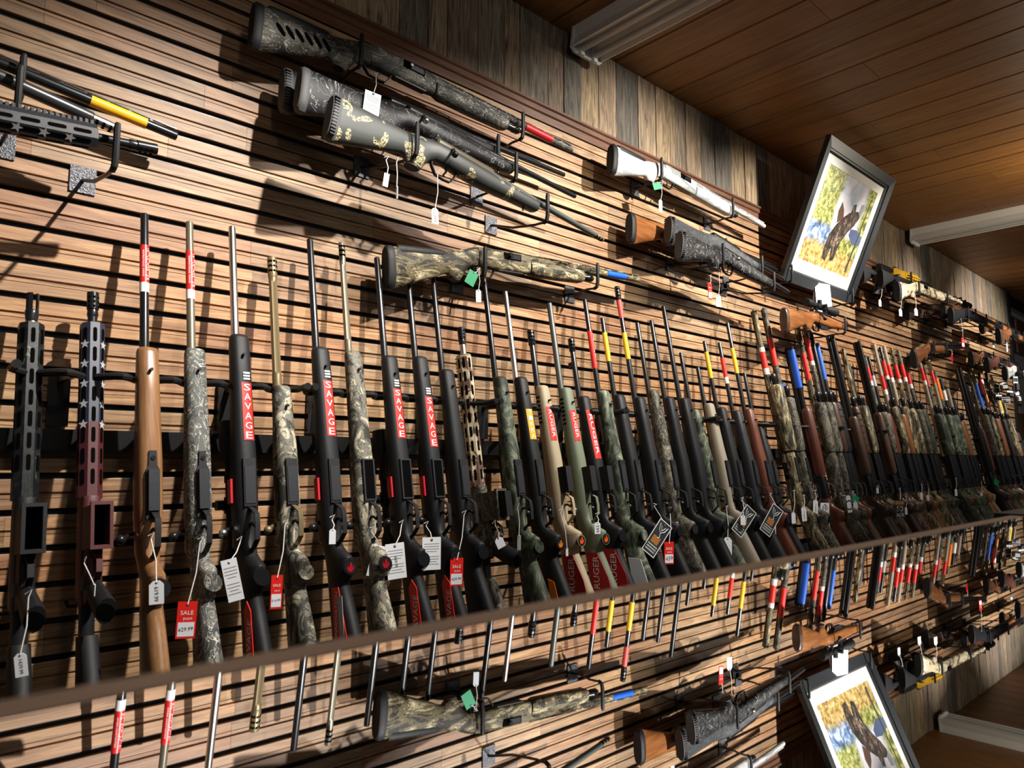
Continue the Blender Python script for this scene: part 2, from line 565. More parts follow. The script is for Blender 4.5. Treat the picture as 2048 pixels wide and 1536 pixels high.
ceiling = obj('ceiling', MB().box((-1.5, -4.0, CEIL + 0.015), (11.0, 0.7, CEIL + 0.06)), M['slotblack'], None, None)
tag(ceiling, 'stained brown plank ceiling over the gun wall', None, kind='structure')
i = 0
x = 2.265 - 0.193 * 15
r4 = random.Random(5)
while x < 10.6:
    y = 0.0
    first = True
    while y > -3.6:
        L = r4.uniform(0.5, 1.2) if first and i % 3 == 1 else r4.uniform(1.2, 2.4)
        first = False
        L = min(L, 3.6 + y)
        if L < 0.05:
            break
        mb = MB()
        w = 0.193
        mb.loft([[(0.0035, yy, 0.006), (0.0065, yy, 0.0), (w - 0.0065, yy, 0.0), (w - 0.0035, yy, 0.006), (w - 0.0035, yy, 0.016), (0.0035, yy, 0.016)] for yy in (-L + 0.0012, -0.0008)])
        o = obj('ceiling_plank', mb, M['ceilwood'], ceiling, None)
        o.location = (x, y, CEIL)
        y -= L
    x += 0.193
    i += 1

floor = obj('floor', MB().box((-3, -5, -0.05), (11, 0.1, 0.0)), plain('dark_floor', (0.06, 0.05, 0.045), 0.6), None, None)
tag(floor, 'dark floor of the shop', None, kind='structure')

# base cabinet with the felt shelf the butts rest on
SHELF = EYE - 0.535
cab = thing('base_cabinet', 'long low black cabinet whose shelf carries the upright guns', 'cabinet', (0, 0, 0))
obj('body', MB().box((-0.6, -0.40, 0.0), (XEND - 0.02, -0.015, SHELF - 0.03)), M['blackpoly'], cab, None)
obj('shelf', MB().box((-0.6, -0.42, SHELF - 0.0298), (XEND - 0.02, -0.015, SHELF)), plain('black_felt', (0.015, 0.015, 0.016), 0.95), cab, None)

# ------------------------------------------------------------------ long guns
# local frame: z along the bore towards the muzzle, -y towards the belly, trigger at z = 0, origin moved to the butt
def interp(tab, z):
    if z <= tab[0][0]:
        return tab[0][1:]
    for a, b in zip(tab, tab[1:]):
        if z <= b[0]:
            t = (z - a[0]) / (b[0] - a[0])
            return tuple(p + (q - p) * t for p, q in zip(a[1:], b[1:]))
    return tab[-1][1:]

def wrap_plate(tab, z0, z1, x0, x1, off=0.0009, nz=5, nx=6, e=0.75):
    """thin print lying on the belly of a stock given by its section table"""
    rows = []
    for i in range(nz + 1):
        z = z0 + (z1 - z0) * i / nz
        w, yb, yt = interp(tab, z)
        row = []
        for k in range(nx + 1):
            xx = x0 + (x1 - x0) * k / nx
            c = min(abs(xx) / w, 0.985) ** (1 / e)
            s = math.sqrt(max(0, 1 - c * c)) ** e
            y = (yb + yt) / 2 - (yt - yb) / 2 * s - off
            row.append((xx, y, z))
        rows.append(row)
    mb = MB()
    n = nx + 1
    mb.add([p for r in rows for p in r], [(i * n + k, i * n + k + 1, (i + 1) * n + k + 1, (i + 1) * n + k) for i in range(nz) for k in range(nx)])
    return mb

def wrap_text_barrel(s, zc, length, r, a0, height, up=True):
    """lettering running along a barrel, wrapped round it; a0 is the angle of its middle (-90 deg faces the belly)"""
    v, f, w, h = text_geo(s)
    k = length / w
    mb = MB()
    sy = height / h
    pts = []
    for x, y in v:
        a = math.radians(a0) + (-y * sy if up else y * sy) / r
        z = zc + (x * k if up else -x * k)
        pts.append((r * math.cos(a), r * math.sin(a), z))
    mb.add(pts, f)
    return mb

def shell(z0, z1, r, n=14, cy=0):
    return MB().lathe([(z0, r), (z1, r)], 0, cy, n)

def grip_loft(p0, p1, ra, rb, wa, wb, n=12):
    p0, p1 = Vector(p0), Vector(p1)
    d = (p1 - p0).normalized()
    s = Vector((1, 0, 0))
    t = d.cross(s).normalized()
    secs = []
    for i, f in enumerate((0, 0.45, 0.85, 1.0)):
        c = p0.lerp(p1, f)
        r = ra + (rb - ra) * f
        w = wa + (wb - wa) * f
        if i == 3:
            r *= 0.93
            w *= 0.93
        secs.append([c + s * (w * math.cos(2 * math.pi * k / n)) + t * (r * math.sin(2 * math.pi * k / n)) for k in range(n)])
    return secs, p1, d

class Gun:
    def __init__(self, name, label, cat, pos, rot, butt, group=None):
        self.B = butt
        self.root = thing(name, label, cat, Vector(pos) - rot @ Vector((0, 0, butt)), rot, group)
    def p(self, name, mb, mat, parent=None, angle=38, label=None):
        mb.shift(0, 0, self.B)
        o = obj(name, mb, M[mat] if isinstance(mat, str) else mat, parent or self.root, angle)
        if label:
            o['label'] = label
        return o

def barrel_prof(z0, zM, r0, r1, hb=False):
    return [(z0, r0), (z0 + 0.03, r0), (z0 + 0.11, r1 + (r0 - r1) * (0.45 if hb else 0.3)), (zM - 0.003, r1), (zM, r1 * 0.9)]

def recoil_pad(g, w, y0, y1, z1, mat='rubber', ribs=False, n=16):
    secs = [sect(w, y0, y1, z1, n), sect(w * 1.03, y0 - 0.001, y1 + 0.001, z1 - 0.005, n), sect(w * 1.02, y0, y1, z1 - 0.018, n), sect(w * 0.85, y0 + 0.006, y1 - 0.006, z1 - 0.023, n)]
    pad = g.p('recoil_pad', MB().loft(secs), mat)
    if ribs:
        for k in range(13):
            y = y0 + 0.012 + (y1 - y0 - 0.024) * k / 12
            g.p('pad_rib', MB().box((-w * 1.06, y - 0.0016, z1 - 0.021), (w * 1.06, y + 0.0016, z1 - 0.007)), 'rubber', pad, None)

def trigger_set(g, mat='blued', yb=-0.050, z0=0.045, z1=-0.052, depth=0.036):
    pts = [(0, yb + 0.006, z0), (0, yb - depth * 0.45, z0 - 0.010), (0, yb - depth * 0.95, z0 - 0.022), (0, yb - depth, z0 - 0.045), (0, yb - depth * 0.92, z1 + 0.022), (0, yb - depth * 0.35, z1 + 0.006), (0, yb + 0.006, z1)]
    g.p('trigger_guard', MB().ribbon(pts, 0.011, 0.0032), mat)
    g.p('trigger', MB().tube([(0, yb + 0.012, 0.004), (0, yb - 0.010, 0.006), (0, yb - 0.022, -0.002), (0, yb - 0.026, 0.004)], [0.004, 0.0035, 0.003, 0.0025], 6), 'blued')

def rifle(name, label, pos, rot, s, group=None):
    zM, zF = s['zM'], s['zF']
    lo = s.get('lo', False)
    n = 12 if lo else 18
    stock, bar = s.get('stock', 'blackpoly'), s.get('barrel', 'blued')
    r1 = s.get('r', 0.0082)
    g = Gun(name, label, 'rifle', pos, rot, 0.368, group)
    fw = s.get('fw', 0.0215)
    tab = [(-0.345, 0.0215, -0.142, -0.018), (-0.25, 0.0205, -0.110, -0.014), (-0.19, 0.0195, -0.090, -0.012), (-0.152, 0.0185, -0.077, -0.010), (-0.142, 0.0180, -0.077, -0.008), (-0.134, 0.0180, -0.084, -0.006),
           (-0.130, 0.0180, -0.090, -0.005), (-0.088, 0.0180, -0.101, 0.003), (-0.083, 0.0178, -0.097, 0.004), (-0.070, 0.0172, -0.074, 0.007), (-0.058, 0.0178, -0.058, 0.009), (-0.04, 0.0205, -0.048, 0.010), (0.0, 0.0235, -0.048, 0.010), (0.05, 0.0260, -0.052, 0.009), (0.15, 0.0255, -0.051, 0.007), (0.21, 0.0245, -0.046, 0.005), (max(zF - 0.10, 0.24), fw + 0.0015, -0.041, 0.003),
           (zF - 0.012, fw, -0.036, 0.002), (zF - 0.003, fw * 0.9, -0.032, 0.0), (zF, fw * 0.72, -0.027, -0.003)]
    st = MB().loft([sect(w, a, b, z, n, 0.85 if -0.15 < z < -0.05 else 0.75) for z, w, a, b in tab])
    d = Vector((0, -0.042, -0.011)).normalized()
    tip = Vector((0, -0.0958, -0.109))
    so = g.p('stock', st, stock)
    if not lo:
        cap = g.p('grip_cap', MB().disc(Vector(tip) + d * 0.0002, d, 0.0165, 0.0215, 0.003), s.get('cap', stock if stock in ('blackpoly', 'sage', 'tan') else 'greypoly'), so)
        if s.get('emblem'):
            e = MB()
            c = Vector(tip) + d * 0.0034
            g.p('grip_emblem', e.disc(c, d, 0.0140, 0.0180, 0.0006), 'rubber', so)
            ux, uy = Vector((1, 0, 0)), Vector((1, 0, 0)).cross(d) * -1
            poly = [(-0.008, 0.006), (-0.009, -0.003), (-0.004, -0.010), (0.004, -0.010), (0.009, -0.003), (0.008, 0.006), (0.004, -0.002), (0.002, 0.011), (-0.002, 0.011), (-0.004, -0.002)]
            em = MB().add([c + d * 0.0012 + ux * a + uy * b for a, b in poly], [tuple(range(len(poly)))])
            g.p('grip_logo', em, s['emblem'], so, None)
        if s.get('flutes', True) and stock in ('tan', 'sage'):
            for k in range(7):
                f = 0.12 + 0.1 * k
                z = zF - 0.04 - k * 0.014
                g.p('fore_notch', MB().box((-fw - 0.003, -0.020, z - 0.0025), (-fw + 0.001, -0.006, z + 0.0025)), 'hole', so, None)
    recoil_pad(g, 0.0215, -0.142, -0.018, -0.345, s.get('pad', 'rubber'), s.get('ribs', False), n)
    fl = s.get('flute', 0)
    nb = 16 if fl else (10 if lo else 14)
    zB = zM - s.get('brake_len', 0.055) + 0.004 if s.get('brake') else zM
    prof = barrel_prof(0.15, zB, max(0.0145, r1), r1, r1 > 0.0095)
    if fl:
        zf0, zf1 = zF + 0.03, zM - 0.06
        rr = lambda z: [q for q in [r1 + (0.0145 - r1) * max(0, (zf0 + 0.1 - z)) * 2]][0]
        prof = [(0.15, 0.0145), (zf0 - 0.02, rr(zf0)), (zf0 + 0.002, rr(zf0)), (zf0 + 0.01, rr(zf0)), (zf1 - 0.01, r1), (zf1 - 0.002, r1), (zf1 + 0.01, r1), (zB, r1)]
        bo = g.p('barrel', MB().lathe(prof, 0, 0.004, nb, fl, zf0 + 0.004, zf1 - 0.004), bar)
    else:
        bo = g.p('barrel', MB().lathe(prof, 0, 0.004, nb), bar)
    if not lo:
        if not s.get('brake'):
            g.p('bore', MB().lathe([(zM - 0.004, 0.0042), (zM + 0.0004, 0.0042)], 0, 0.004, 10), 'hole', bo)
    if s.get('brake'):
        bl = s.get('brake_len', 0.055)
        rb = r1 * s.get('brake_r', 1.28)
        bk = g.p('muzzle_brake', MB().lathe([(zM - bl - 0.006, r1), (zM - bl, rb), (zM - 0.002, rb), (zM, rb * 0.92)], 0, 0.004, 16), s['brake'], angle=38)
        g.p('bore', MB().lathe([(zM - 0.004, 0.005), (zM + 0.0006, 0.005)], 0, 0.004, 10), 'hole', bk)
        for i in range(3 if bl < 0.07 else 5):
            for a in (-155, -125, -90, -55, -25):
                aa = math.radians(a)
                c = Vector((rb * math.cos(aa), 0.004 + rb * math.sin(aa), zM - 0.012 - i * 0.013))
                g.p('brake_port', MB().disc(c - Vector((math.cos(aa), math.sin(aa), 0)) * 0.001, (math.cos(aa), math.sin(aa), 0), 0.0026, 0.0036, 0.0016, 8), 'hole', bk, None)
    if s.get('sight'):
        g.p('front_sight', MB().box((-0.003, 0.008, zM - 0.10), (0.003, 0.03, zM - 0.085)), 'blued', bo, None)
    g.p('receiver', MB().lathe([(-0.045, 0.012), (-0.04, 0.0165), (0.165, 0.0165), (0.17, 0.0145)], 0, 0.008, n), s.get('action', 'blued'))
    # belly fittings
    mg = s.get('mag', 'plate')
    if mg == 'plate':
        mo = g.p('magazine', MB().box((-0.0140, -0.0546, 0.044), (0.0140, -0.045, 0.150)), 'blackpoly', None, None)
        g.p('magazine_floor', MB().box((-0.0115, -0.0562, 0.050), (0.0115, -0.050, 0.132)), 'greypoly', mo, None)
    elif mg == 'open':
        fr = MB()
        for x0, x1, z0, z1 in ((-0.0165, -0.0125, 0.046, 0.150), (0.0125, 0.0165, 0.046, 0.150), (-0.0125, 0.0125, 0.046, 0.050), (-0.0125, 0.0125, 0.146, 0.150)):
            fr.box((x0, -0.0555, z0), (x1, -0.047, z1))
        mo = g.p('magazine_frame', fr, 'greypoly', None, None)
        g.p('magazine_well', MB().box((-0.0125, -0.0535, 0.050), (0.0125, -0.047, 0.146)), 'hole', mo, None)
    elif mg == 'box':
        g.p('magazine', MB().box((-0.0125, -0.085, 0.045), (0.0125, -0.045, 0.125)), 'rubber', None, None)
    elif mg == 'floor':
        fl_ = MB()
        fl_.prism([(-0.013, 0.026), (-0.013, 0.125), (-0.008, 0.135), (-0.007, 0.165), (0.007, 0.165), (0.008, 0.135), (0.013, 0.125), (0.013, 0.026)], -0.0555, -0.045)
        mo = g.p('floor_metal', fl_, 'rubber', None, None)
        g.p('magazine', MB().box((-0.0105, -0.064, 0.042), (0.0105, -0.05, 0.125)), 'greypoly', mo, None)
        for z in (0.150, 0.033):
            g.p('screw', MB().disc((0, -0.0555, z), (0, -1, 0), 0.0045, 0.0045, 0.002), 'blued', mo)
    trigger_set(g, s.get('guard', 'rubber' if stock not in ('tan', 'sage') else stock))
    kb = s.get('knob', 'blued')
    if not s.get('nobolt'):
      bh = g.p('bolt_handle', MB().tube([(-0.012, 0.006, 0.006), (-0.028, -0.002, 0.002), (-0.046, -0.022, -0.006)], [0.0055, 0.0045, 0.004], 8), kb)
      g.p('bolt_knob', MB().sphere((-0.052, -0.029, -0.009), 0.0098), kb, bh)
    if not lo:
        g.p('sling_stud', MB().disc((0, -0.038, zF - 0.055), (0, -1, 0), 0.0035, 0.0035, 0.010), 'blued')
    # prints
    if s.get('fsticker'):
        z1, z0, col, text, style = s['fsticker']
        x0, x1 = s.get('fx', (-0.0065, 0.0185))
        pl = g.p('fore_sticker', wrap_plate(tab, z0, z1, x0, x1), col)
        mb = MB()
        xc = (x0 + x1) / 2
        def yb_(z, xx=xc):
            w, yb, yt = interp(tab, z)
            c = min(abs(xx) / w, 0.985) ** (1 / 0.75)
            return (yb + yt) / 2 - (yt - yb) / 2 * math.sqrt(max(0, 1 - c * c)) ** 0.75 - 0.0018
        if style == 'stack':
            k = len(text)
            for i, ch in enumerate(text):
                z = z1 - (z1 - z0) * (i + 0.5) / k
                put_text(mb, ch, (xc, yb_(z), z), (1, 0, 0), (0, 0, 1), 0.0155, (z1 - z0) / k * 0.70)
        else:
            z = (z0 + z1) / 2
            dz = (yb_(z1) - yb_(z0)) / (z1 - z0)
            put_text(mb, text, (xc, yb_(z) - 0.0004, z), (0, -dz, -1), (1, 0, 0), (z1 - z0) * 0.82, (x1 - x0) * 0.52)
        mb.v = [(x_, yb_(z_, x_) - 0.0002, z_) for x_, y_, z_ in mb.v]     # lay the letters on the curved belly
        g.p('lettering', mb, s.get('fink', 'white'), pl, None)
        if s.get('mark'):
            mk = MB()
            zt = z1 + 0.016
            for dz_ in (-0.007, 0.0, 0.007):
                mk.box((xc - 0.0075, yb_(zt) - 0.0004, zt + dz_ - 0.002), (xc + 0.0075, yb_(zt) + 0.0006, zt + dz_ + 0.002))
            g.p('maker_mark', mk, 'white', so, None)
    for bs in s.get('bsticker', []):
        z0, z1, col, text, ink = bs
        rz = r1 + (0.0145 - r1) * 0.12 + 0.0006
        sh = g.p('barrel_sticker', shell(z0, z1, rz, 16, 0.004), col)
        if text:
            t = wrap_text_barrel(text, (z0 + z1) / 2, (z1 - z0) * 0.88, rz + 0.0004, s.get('ta', -70), rz * 1.05, s.get('tup', True))
            t.shift(0, 0.004, 0)
            g.p('lettering', t, ink, sh, None)
            if text == 'WINCHESTER':
                t = wrap_text_barrel('REPEATING ARMS', (z0 + z1) / 2, (z1 - z0) * 0.70, rz + 0.0004, -118, rz * 0.34, False)
                t.shift(0, 0.004, 0)
                g.p('lettering', t, ink, sh, None)
    if s.get('panel'):
        sidep(g, so, s['panel'], tab)
    if s.get('flag'):
        g.p('chamber_flag', MB().box((-0.034, -0.030, 0.055), (-0.029, -0.012, 0.108)), 'darkred', None, None)
    if s.get('scope'):
        scope(g, 0.05, s['scope'])
    return g

def sidep(g, so, kind, tab):
    """print on the side of the butt that faces along the row"""
    x = -0.0229
    if kind == 'long_red':
        poly = [(-0.030, -0.142), (-0.074, -0.150), (-0.104, -0.225), (-0.118, -0.320), (-0.035, -0.320)]
        col, txt = 'darkred', ('RUGER', -0.060, -0.207, 0.098, 0.024)
    elif kind == 'hex':
        poly = [(-0.070, -0.155), (-0.088, -0.175), (-0.098, -0.290), (-0.080, -0.315), (-0.062, -0.290), (-0.055, -0.175)]
        col, txt = 'red', ('SAVAGE', -0.077, -0.238, 0.090, 0.018)
    elif kind == 'strip':
        poly = [(-0.048, -0.150), (-0.078, -0.150), (-0.118, -0.330), (-0.048, -0.330)]
        col, txt = 'red', ('SAVAGE INNOVATION', -0.060, -0.240, 0.160, 0.011)
    elif kind == 'amber':
        poly = [(-0.050, -0.205), (-0.074, -0.215), (-0.092, -0.330), (-0.050, -0.330)]
        col, txt = 'orange', None
    else:
        poly = [(-0.035, -0.175), (-0.085, -0.185), (-0.110, -0.310), (-0.040, -0.300)]
        col, txt = 'paper', None
    n = len(poly)
    mb = MB().add([(x, y, z) for y, z in poly] + [(x + 0.0016, y, z) for y, z in poly],
                  [tuple(range(n)), tuple(reversed(range(n, 2 * n)))] + [(i, i + n, (i + 1) % n + n, (i + 1) % n) for i in range(n)])
    po = g.p('butt_sticker', mb, col, so, None)
    if txt:
        t, y, z, L, h = txt
        g.p('lettering', put_text(MB(), t, (x - 0.0008, y, z), (0, -0.12, 1), (0, 1, 0.12), L, h), 'white', so, None)
    if kind == 'strip':
        g.p('print_band', MB().box((x - 0.0012, -0.094, -0.31), (x - 0.0002, -0.074, -0.17)), 'star', so, None)
    if kind == 'long_red':
        pts = []
        for k in range(9):
            a = math.radians(20 + 150 * k / 8)
            pts.append((x - 0.0008, -0.076 + 0.038 * math.cos(a), -0.312 + 0.046 * math.sin(a)))
        for k in range(8, -1, -1):
            a = math.radians(20 + 150 * k / 8)
            pts.append((x - 0.0008, -0.074 + 0.022 * math.cos(a), -0.314 + 0.026 * math.sin(a)))
        g.p('wing_emblem', MB().add(pts, [(i, i + 1, 16 - i, 17 - i) for i in range(8)]), 'white', so, None)

def scope(g, y, big=1.0):
    zc = 0.06
    sc = g.p('scope_tube', MB().lathe([(zc - 0.155 * big, 0.018), (zc - 0.15 * big, 0.0205), (zc - 0.105 * big, 0.0205), (zc - 0.085 * big, 0.0128), (zc - 0.02, 0.0128), (zc - 0.018, 0.0165), (zc + 0.018, 0.0165), (zc + 0.02, 0.0128),
                                      (zc + 0.085 * big, 0.0128), (zc + 0.13 * big, 0.0245), (zc + 0.185 * big, 0.0245), (zc + 0.187 * big, 0.022)], 0, y, 16), 'rubber')
    for (dx, dy) in ((-1, 0), (0, 1)):
        g.p('turret', MB().disc((dx * 0.014, y + dy * 0.014, zc), (dx, dy, 0), 0.0115, 0.0115, 0.022, 12), 'blued', sc)
    for dz in (-0.05, 0.06):
        g.p('scope_ring', MB().lathe([(zc + dz - 0.008, 0.0155), (zc + dz + 0.008, 0.0155)], 0, y, 12), 'blued', sc)
        g.p('scope_base', MB().box((-0.008, 0.015, zc + dz - 0.01), (0.008, y - 0.01, zc + dz + 0.01)), 'blued', sc, None)

def shotgun(name, label, pos, rot, s, group=None):
    zM, zF = s['zM'], s.get('zF', 0.47)
    lo = s.get('lo', False)
    n = 12 if lo else 16
    stock, bar, fore = s.get('stock', 'blackpoly'), s.get('barrel', 'blued'), s.get('fore')
    fore = fore or stock
    rec = s.get('rec', 'blued' if lo else stock)
    g = Gun(name, label, 'shotgun', pos, rot, 0.368, group)
    ou = s.get('ou', False)
    zR = 0.075 if ou else 0.195
    tab = [(-0.345, 0.0215, -0.150, -0.024), (-0.25, 0.020, -0.116, -0.022), (-0.19, 0.0187, -0.096, -0.019), (-0.156, 0.0175, -0.083, -0.015), (-0.146, 0.0170, -0.084, -0.013), (-0.138, 0.0168, -0.093, -0.011),
           (-0.105, 0.0165, -0.101, -0.003), (-0.099, 0.0165, -0.096, -0.001), (-0.085, 0.0165, -0.074, 0.003), (-0.07, 0.0170, -0.057, 0.008), (-0.055, 0.0178, -0.048, 0.012), (-0.03, 0.0185, -0.047, 0.016)]
    st = MB().loft([sect(w, a, b, z, n, 0.85) for z, w, a, b in tab])
    d = Vector((0, -0.033, -0.008)).normalized()
    tip = Vector((0, -0.0968, -0.1215))
    so = g.p('stock', st, stock)
    if not lo:
        g.p('grip_cap', MB().disc(Vector(tip) + d * 0.0002, d, 0.0145, 0.0165, 0.002), 'rubber', so)
        if s.get('comb'):
            g.p('cheek_pad', MB().loft([sect(0.0125, -0.045, -0.018, -0.33, 12), sect(0.0165, -0.05, -0.0165, -0.32, 12), sect(0.0150, -0.040, -0.0105, -0.17, 12), sect(0.012, -0.035, -0.012, -0.16, 12)]), 'rubber', so)
        if s.get('vents'):
            for k in range(6):
                z = -0.30 + k * 0.026
                g.p('flex_slot', MB().disc((-0.0215 + 0.0006 * k, -0.078 + k * 0.004, z), (-1, 0, 0), 0.006, 0.019, 0.0012, 10), 'hole', so)
    recoil_pad(g, 0.0215, -0.150, -0.024, -0.345, s.get('pad', 'rubber'), False, n)
    rl = [sect(0.0185, -0.047, 0.016, -0.03, n, 0.6), sect(0.0192, -0.047, 0.0195, 0.0, n, 0.6), sect(0.0192, -0.047, 0.0205, zR - 0.03, n, 0.6), sect(0.0185, -0.044, 0.018, zR, n, 0.6)]
    ro = g.p('receiver', MB().loft(rl), rec)
    if not lo and not ou:
        po = g.p('ejection_port', MB().box((-0.0206, -0.010, 0.075), (-0.0175, 0.011, 0.150)), 'hole', ro, None)
        g.p('bolt', MB().box((-0.0216, -0.007, 0.100), (-0.0190, 0.008, 0.146)), s.get('boltmat', 'blued'), ro, None)
        g.p('bolt_handle', MB().tube([(-0.018, -0.002, 0.096), (-0.036, -0.004, 0.094)], 0.0045, 8), s.get('boltmat', 'blued'), ro)
        g.p('loading_gate', MB().box((-0.011, -0.0485, 0.055), (0.011, -0.044, 0.165)), 'mattesteel', ro, None)
    r1 = s.get('r', 0.0106)
    zf0 = s.get('zf0', zR + 0.005)
    if ou:
        g.p('barrel', MB().lathe([(zR - 0.01, 0.0135), (zR + 0.15, r1), (zM, r1)], 0, 0.009, n), bar)
        g.p('barrel', MB().lathe([(zR - 0.01, 0.0135), (zR + 0.15, r1), (zM, r1)], 0, -0.014, n), bar)
        g.p('side_rib', MB().box((-0.004, -0.014, zR), (0.004, 0.009, zM - 0.002)), bar, None, None)
        zF = s.get('zF', 0.33)
    else:
        bo = g.p('barrel', MB().lathe([(zR - 0.01, 0.0145), (zR + 0.10, r1 + 0.001), (zM - 0.003, r1), (zM, r1 * 0.95)], 0, 0.006, n), bar)
        if not lo:
            g.p('bore', MB().lathe([(zM - 0.002, 0.0088), (zM + 0.0006, 0.0088)], 0, 0.006, 12), 'hole', bo)
        if s.get('tube', True):
            g.p('magazine_tube', MB().lathe([(zR - 0.01, 0.0118), (zF + 0.025, 0.0118), (zF + 0.028, 0.0135), (zF + 0.05, 0.0135), (zF + 0.058, 0.009)], 0, -0.0225, n), s.get('tubemat', 'blued'))
    rib = MB().box((-0.0036, 0.0205, zR + 0.01), (0.0036, 0.0235, zM - 0.003))
    k = zR + 0.03
    while k < zM - 0.02:
        rib.box((-0.003, 0.013, k), (0.003, 0.0206, k + 0.006))
        k += 0.045 if not lo else 0.12
    ri = g.p('vent_rib', rib, bar, None, None)
    g.p('bead_sight', MB().sphere((0, 0.0252, zM - 0.008), 0.0022, 8, 5), s.get('beadmat', 'nickel'), ri)
    fw, fb = s.get('fw', 0.0235), s.get('fb', -0.050)
    fl = [sect(fw * 0.86, fb + 0.006, 0.000, zf0, n), sect(fw, fb, 0.003, zf0 + 0.02, n), sect(fw, fb, 0.004, (zf0 + zF) / 2, n), sect(fw * 0.96, fb + 0.003, 0.003, zF - 0.02, n), sect(fw * 0.86, fb + 0.008, 0.0, zF - 0.004, n), sect(fw * 0.7, fb + 0.014, -0.003, zF, n)]
    fo = g.p('fore_end', MB().loft(fl), fore)
    if s.get('pump'):
        for k in range(6):
            z = zf0 + 0.04 + k * (zF - zf0 - 0.08) / 5
            g.p('grip_groove', MB().loft([sect(fw + 0.0008, fb - 0.0008, 0.0, z - 0.003, n), sect(fw + 0.0008, fb - 0.0008, 0.0, z + 0.003, n)]), 'rubber', fo)
    trigger_set(g, s.get('guard', 'nickel' if lo else 'blued'), -0.046, 0.048, -0.050, 0.030)
    ftab = [(z, w, a, b) for z, w, a, b in [(zf0, fw, fb, 0.003), (zF, fw, fb + 0.008, 0)]]
    for bs in s.get('bsticker', []):
        z0, z1, col, text, ink = bs
        cy = 0.006 if not ou else -0.003
        rr = r1 + 0.0009 if not ou else 0.0225
        if ou:
            sh = g.p('barrel_sticker', MB().loft([sect(0.0128, -0.0275, 0.010, z0, 12), sect(0.0128, -0.0275, 0.010, z1, 12)]), col)
        else:
            sh = g.p('barrel_sticker', shell(z0, z1, rr, 12, cy), col)
        if text:
            t = wrap_text_barrel(text, (z0 + z1) / 2, (z1 - z0) * 0.8, (rr if not ou else 0.0275) + 0.0005, s.get('ta', -90), 0.009, s.get('tup', True))
            t.shift(0, cy if not ou else -0.0006, 0)
            g.p('lettering', t, ink, sh, None)
    if s.get('scope'):
        scope(g, 0.055, s['scope'])
    return g

def star_poly(r):
    return [((r if k % 2 == 0 else r * 0.42) * math.sin(math.pi * k / 5), (r if k % 2 == 0 else r * 0.42) * math.cos(math.pi * k / 5)) for k in range(10)]

